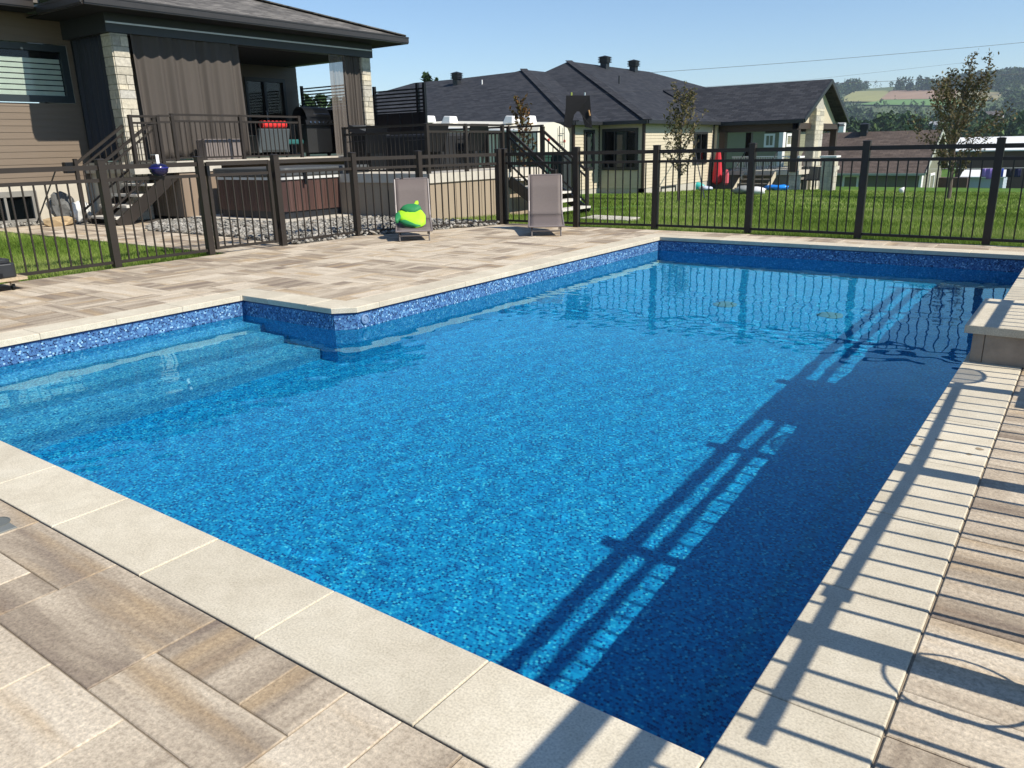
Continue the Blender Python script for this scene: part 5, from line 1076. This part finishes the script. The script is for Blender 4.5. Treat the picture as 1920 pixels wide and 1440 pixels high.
c0, c1 = atY(1434, 251, Y3), atY(1452, 276, Y3); window(H3, 'Y', Y3, c0.x, c1.x, c1.z, c0.z, WHITE, NG, sgn=-1, fw=.16, mull=((c0.x+c1.x)/2,), deep=.08)
window(H3, 'X', b_.x, Y3+1.2, Y3+3.2, c1.z, c0.z, WHITE, NG, fw=.2, mull=(Y3+2.2,), deep=.08)
# right edge clutter
YS = 75.
a, b_ = atY(1806, 331, YS), atY(1879, 352, YS)
SH = root('garden_shed', 'pale blue grey garden shed beyond the lawn at right', 'shed', ((a.x+b_.x)/2, YS, b_.z)); m = MB(); laps(m, 'Y', YS, a.x, b_.x, b_.z-2, a.z, sgn=-1, pitch=.25, out_=.02); laps(m, 'X', b_.x, YS, YS+3, b_.z-2, a.z, pitch=.25, out_=.02); m.build('wall', pm('shed_blue', (.36, .42, .48), .7, .05), SH)
m = MB(); roofplane(m, [(a.x-.2, YS-.3, a.z), (b_.x+.2, YS-.3, a.z), (b_.x+.2, YS+1.5, a.z+.5), (a.x-.2, YS+1.5, a.z+.5)], .08); roofplane(m, [(b_.x+.2, YS+3.3, a.z), (a.x-.2, YS+3.3, a.z), (a.x-.2, YS+1.5, a.z+.5), (b_.x+.2, YS+1.5, a.z+.5)], .08); m.build('roof', WHITE, SH)
YB2 = 95.
a, b_ = atY(1800, 258, YB2), atY(1990, 300, YB2)
LB = root('long_building', 'long low building with bright white metal roof at right edge', 'building', ((a.x+b_.x)/2, YB2, b_.z)); m = MB(); m.box(a.x, b_.x, YB2, YB2+8, b_.z-6, a.z-1.3); m.build('wall', pm('barn_brown', (.10, .06, .05), .8, .1), LB)
m = MB(); roofplane(m, [(a.x-.5, YB2-.5, a.z-1.3), (b_.x, YB2-.5, a.z-1.3), (b_.x, YB2+4, a.z), (a.x-.5, YB2+4, a.z)], .1); m.build('roof', WHITE, LB)
a, b_ = atY(1735, 333, 70), atY(1812, 352, 70); m = MB(); m.box(a.x, b_.x, 70, 71, b_.z-2, a.z); tag(m.build('wood_fence', pm('brown_fence', (.085, .05, .04), .8, .15, 3)), 'brown board fence behind the young tree at right', 'fence')
LN = root('laundry_line', 'clothesline with purple and blue laundry at the right edge', 'laundry', atY(1880, 318, 58))
for k, (px, c) in enumerate(((1846, (.35, .22, .6)), (1856, (.30, .18, .55)), (1876, (.03, .08, .5)), (1893, (.015, .015, .03)), (1909, (.02, .02, .08)))):
    a, b_ = atY(px-5, 316, 58), atY(px+4, 332 if k != 1 else 336, 58); m = MB(); m.grid(lambda u, v: (a.x+(b_.x-a.x)*u, 58+.05*math.sin(9*u), b_.z+(a.z-b_.z)*v), 6, 4); m.build('garment', pm('garment%d' % k, c, .8, .1), LN, smooth=True, thick=.02)
a, b_ = atY(1740, 317, 58), atY(1960, 314, 58); m = MB(); m.tube([a, b_], .012, 5); m.build('line', WHITE, LN)
m = MB(); m.tube([(a.x, 58, -4), (a.x, 58, a.z+.1)], .04, 6); m.tube([(b_.x, 58, -4), (b_.x, 58, b_.z+.1)], .04, 6); m.build('pole', DARKTRIM, LN)
# hillside houses
def farhouse(px, py, D, w, h, d_, wallc, roofc, label, gx=False):
    p = atD(px, py, D); z = p.z; r = root('far_house', label, 'house', (p.x, p.y, z)); m = MB(); m.box(-w/2, w/2, -d_/2, d_/2, -3, h); 
    m.add([(-w/2, -d_/2, h), (-w/2, d_/2, h), (-w/2, 0, h+h*.6), (w/2, -d_/2, h), (w/2, d_/2, h), (w/2, 0, h+h*.6)], [(0, 2, 1), (3, 4, 5)]); m.build('wall', pm('fw', wallc, .7, .05), r, local=True)
    m = MB(); roofplane(m, [(-w*.53, -d_*.56, h-.05*h), (w*.53, -d_*.56, h-.05*h), (w*.53, 0, h*1.62), (-w*.53, 0, h*1.62)], .2); roofplane(m, [(w*.53, d_*.56, h-.05*h), (-w*.53, d_*.56, h-.05*h), (-w*.53, 0, h*1.62), (w*.53, 0, h*1.62)], .2); m.build('roof', pm('fr', roofc, .8, .1), r, local=True)
    m = MB()
    for k in range(3): m.box(-w*.35+k*w*.25, -w*.25+k*w*.25, -d_/2-.05, -d_/2, h*.35, h*.75)
    m.build('window', NG, r, local=True); return r
farhouse(1860, 243, 260, 5.2, 3.6, 5.5, (.6, .6, .56), (.13, .12, .12), 'white gabled house on the hillside at right')
farhouse(1756, 243, 240, 4, 1.5, 3, (.6, .6, .6), (.3, .32, .34), 'white house half hidden behind the young tree')
farhouse(1661, 238, 260, 1.5, 1.2, 1.6, (.7, .7, .68), (.5, .5, .5), 'tiny white house among the trees above brown roof')
farhouse(1578, 238, 200, 1.6, .8, 2, (.7, .7, .68), (.3, .3, .3), 'small white house just right of the porch gable')

# ------------------------------------------------------------------ trees
def rot(v, ax, a): return Matrix.Rotation(a, 3, ax)@v
def leaftree(name, label, base, height, spread, trunk_r, nleaf, leafs, mat, bark, seed, lean=0, crown0=.22, up=.9):
    rn = random.Random(seed); r = root(name, label, 'tree', base); tr = MB(); B = Vector(base); pts = []
    n = 10
    for k in range(n+1): t = k/n; pts.append(B+Vector((lean*t*height+.04*math.sin(5*t+seed), .05*math.sin(4*t), height*t)))
    tr.tube(pts, [trunk_r*(1-.85*k/n)+.004 for k in range(n+1)], 8)
    lp = []
    nb = 26
    for k in range(nb):
        t = crown0+(1-crown0)*(k+rn.random()*.6)/nb*.95; i = min(n-1, int(t*n)); p = pts[i].lerp(pts[i+1], t*n-i)
        an = k*2.4+rn.uniform(-.4, .4); Ln = spread*(1.05-abs(t-.45)*1.1)*rn.uniform(.6, 1.1); Ln = max(Ln, .15*spread)
        d = Vector((math.cos(an), math.sin(an), up*rn.uniform(.8, 1.5))).normalized(); q = [p]
        for s in range(5): d = (d+Vector((rn.gauss(0, .12), rn.gauss(0, .12), .10+rn.gauss(0, .08)))).normalized(); q.append(q[-1]+d*Ln/5)
        tr.tube(q, [trunk_r*.32*(1-s/5.5)*(1.1-t)+.003 for s in range(6)], 5)
        for s in range(1, 6):
            for z in range(2):
                d2 = (d+Vector((rn.gauss(0, .6), rn.gauss(0, .6), rn.gauss(.2, .5)))).normalized(); e_ = q[s]+d2*Ln*rn.uniform(.12, .3); tr.tube([q[s], e_], [.006, .002], 4); lp.append((q[s], e_))
            lp.append((q[s-1], q[s]))
    lp.append((pts[-2], pts[-1])); lp.append((pts[-3], pts[-2]))
    tr.build('trunk', bark, r); cr = MB()
    for k in range(nleaf):
        a, b_ = rn.choice(lp); c = a.lerp(b_, rn.random()*1.05)+Vector((rn.gauss(0, .035), rn.gauss(0, .035), rn.gauss(0, .035)))*spread
        s = leafs*rn.uniform(.6, 1.3); u = Vector((rn.gauss(0, 1), rn.gauss(0, 1), rn.gauss(0, 1))).normalized(); v = u.cross(Vector((rn.gauss(0, 1), rn.gauss(0, 1), rn.gauss(0, 1)))).normalized()
        cr.cur = rn.random(); cr.face([c-u*s, c+v*s*.5, c+u*s, c-v*s*.5])
    cr.build('crown', mat, r); return r
BARK = pm('bark', (.11, .085, .065), .9, .3, 12)
LF1 = m_leaf('bronze_leaf', [(.06, .06, .025), (.10, .09, .035), (.15, .12, .05), (.19, .15, .07), (.08, .10, .035)], .2)
p = tg(1272, 376)
leaftree('young_tree', 'young bronze leaved tree in front of the cream house', (p.x, p.y, p.z-.05), 3.05, 1.1, .045, 1500, .048, LF1, BARK, 3, up=.75)
p = tg(1776, 372)
leaftree('young_tree', 'larger bronze leaved young tree at the right of the lawn', (p.x, p.y, p.z-.05), 3.3, 2.05, .06, 4200, .052, m_leaf('bronze_leaf_b', [(.07, .06, .028), (.11, .09, .04), (.16, .12, .06), (.08, .095, .035)], .2), BARK, 8, lean=.02, up=.62)
leaftree('young_tree', 'small reddish shrub tree behind the lower patio railing', (-10.9, 14.6, -.15), 2.55, .5, .03, 1300, .04, m_leaf('red_leaf', [(.06, .05, .012), (.13, .08, .02), (.20, .09, .03), (.08, .09, .02)], .2), BARK, 5, crown0=.2)
p = atD(800, 150, 46)
EV = m_leaf('evergreen', [(.012, .03, .01), (.03, .06, .018), (.05, .09, .03)], 0)
def bgtree(px, py, D, w, h, conif, label, n=420):
    p = atD(px, py, D); z = H(p.x, p.y); r = root('background_tree', label, 'tree', (p.x, p.y, z)); m = MB(); m.tube([(p.x, p.y, z), (p.x, p.y, p.z-.3)], [.2, .08], 6); m.build('trunk', BARK, r)
    c = MB(); 
    for k in range(n):
        t = random.random(); rr = w*(1-t)*.5+.04*w if conif else w*.5*math.sqrt(max(.02, 1-(2*t-1)**2)); zz = p.z-h+h*t; an = random.random()*6.283; q = rr*math.sqrt(random.random()); s = w*random.uniform(.04, .09); cx_, cy_ = p.x+math.cos(an)*q, p.y+math.sin(an)*q; c.cur = random.random()
        for _ in range(3): pts = [Vector((cx_, cy_, zz))+Vector((random.gauss(0, 1), random.gauss(0, 1), random.gauss(0, 1)))*s for _ in range(3)]; c.face(pts)
    c.build('crown', EV, r); return r
bgtree(800, 141, 60, 2.2, 3.5, True, 'spruce top poking above the neighbour roof ridge')
bgtree(818, 147, 60, 1.0, 2.0, True, 'tiny spruce tip right of the larger spruce top')
for k, (px, py) in enumerate(((575, 182), (600, 178), (628, 184), (655, 186), (718, 178), (735, 181), (752, 184), (768, 180))):
    bgtree(px, py, 75+k, 3.2, 5.5, k % 2 == 0, ['round dark tree seen through the back porch screen, far left', 'dark spruce seen through the back porch screen', 'dark tree left of the porch screen end post', 'dark tree behind the sheer porch curtain', 'dark tree behind the left end of the patio screen', 'round tree behind the patio screen slats', 'dark tree in the middle of the patio screen slats', 'dark tree behind the right end of the patio screen'][k], 260)
# ------------------------------------------------------------------ wires
for k, (a, b_, lab) in enumerate((((1190, 138), (2300, 40), 'upper overhead power wire crossing the sky'), ((1540, 157), (2300, 106), 'lower overhead power wire crossing the sky'))):
    A, B = atD(*a, 60), atD(*b_, 60); m = MB(); m.tube([A.lerp(B, t)-Vector((0, 0, .25*4*t*(1-t))) for t in frange(0, 1, 12)], .015, 5); tag(m.build('power_wire', pm('wire', (.08, .08, .09), .6, .1)), lab, 'power wire')
HZ = MB(); HZ.box(-1650, 1250, -80, 2200, -14, 125)
hm = bpy.data.materials.new('haze'); hm.use_nodes = True; ht = hm.node_tree; ht.nodes.clear(); ho = N(ht, 'ShaderNodeOutputMaterial'); hv = N(ht, 'ShaderNodeVolumePrincipled')
hv.inputs['Color'].default_value = (.72, .84, 1, 1); hv.inputs['Density'].default_value = .00020; hv.inputs['Anisotropy'].default_value = .2; ht.links.new(hv.outputs[0], ho.inputs['Volume'])
tag(HZ.build('haze', hm), 'thin pale summer haze over the valley', None, None, 'stuff')
for o in bpy.data.objects:
    if '_o' in o: del o['_o']
print('objects', len(bpy.data.objects))
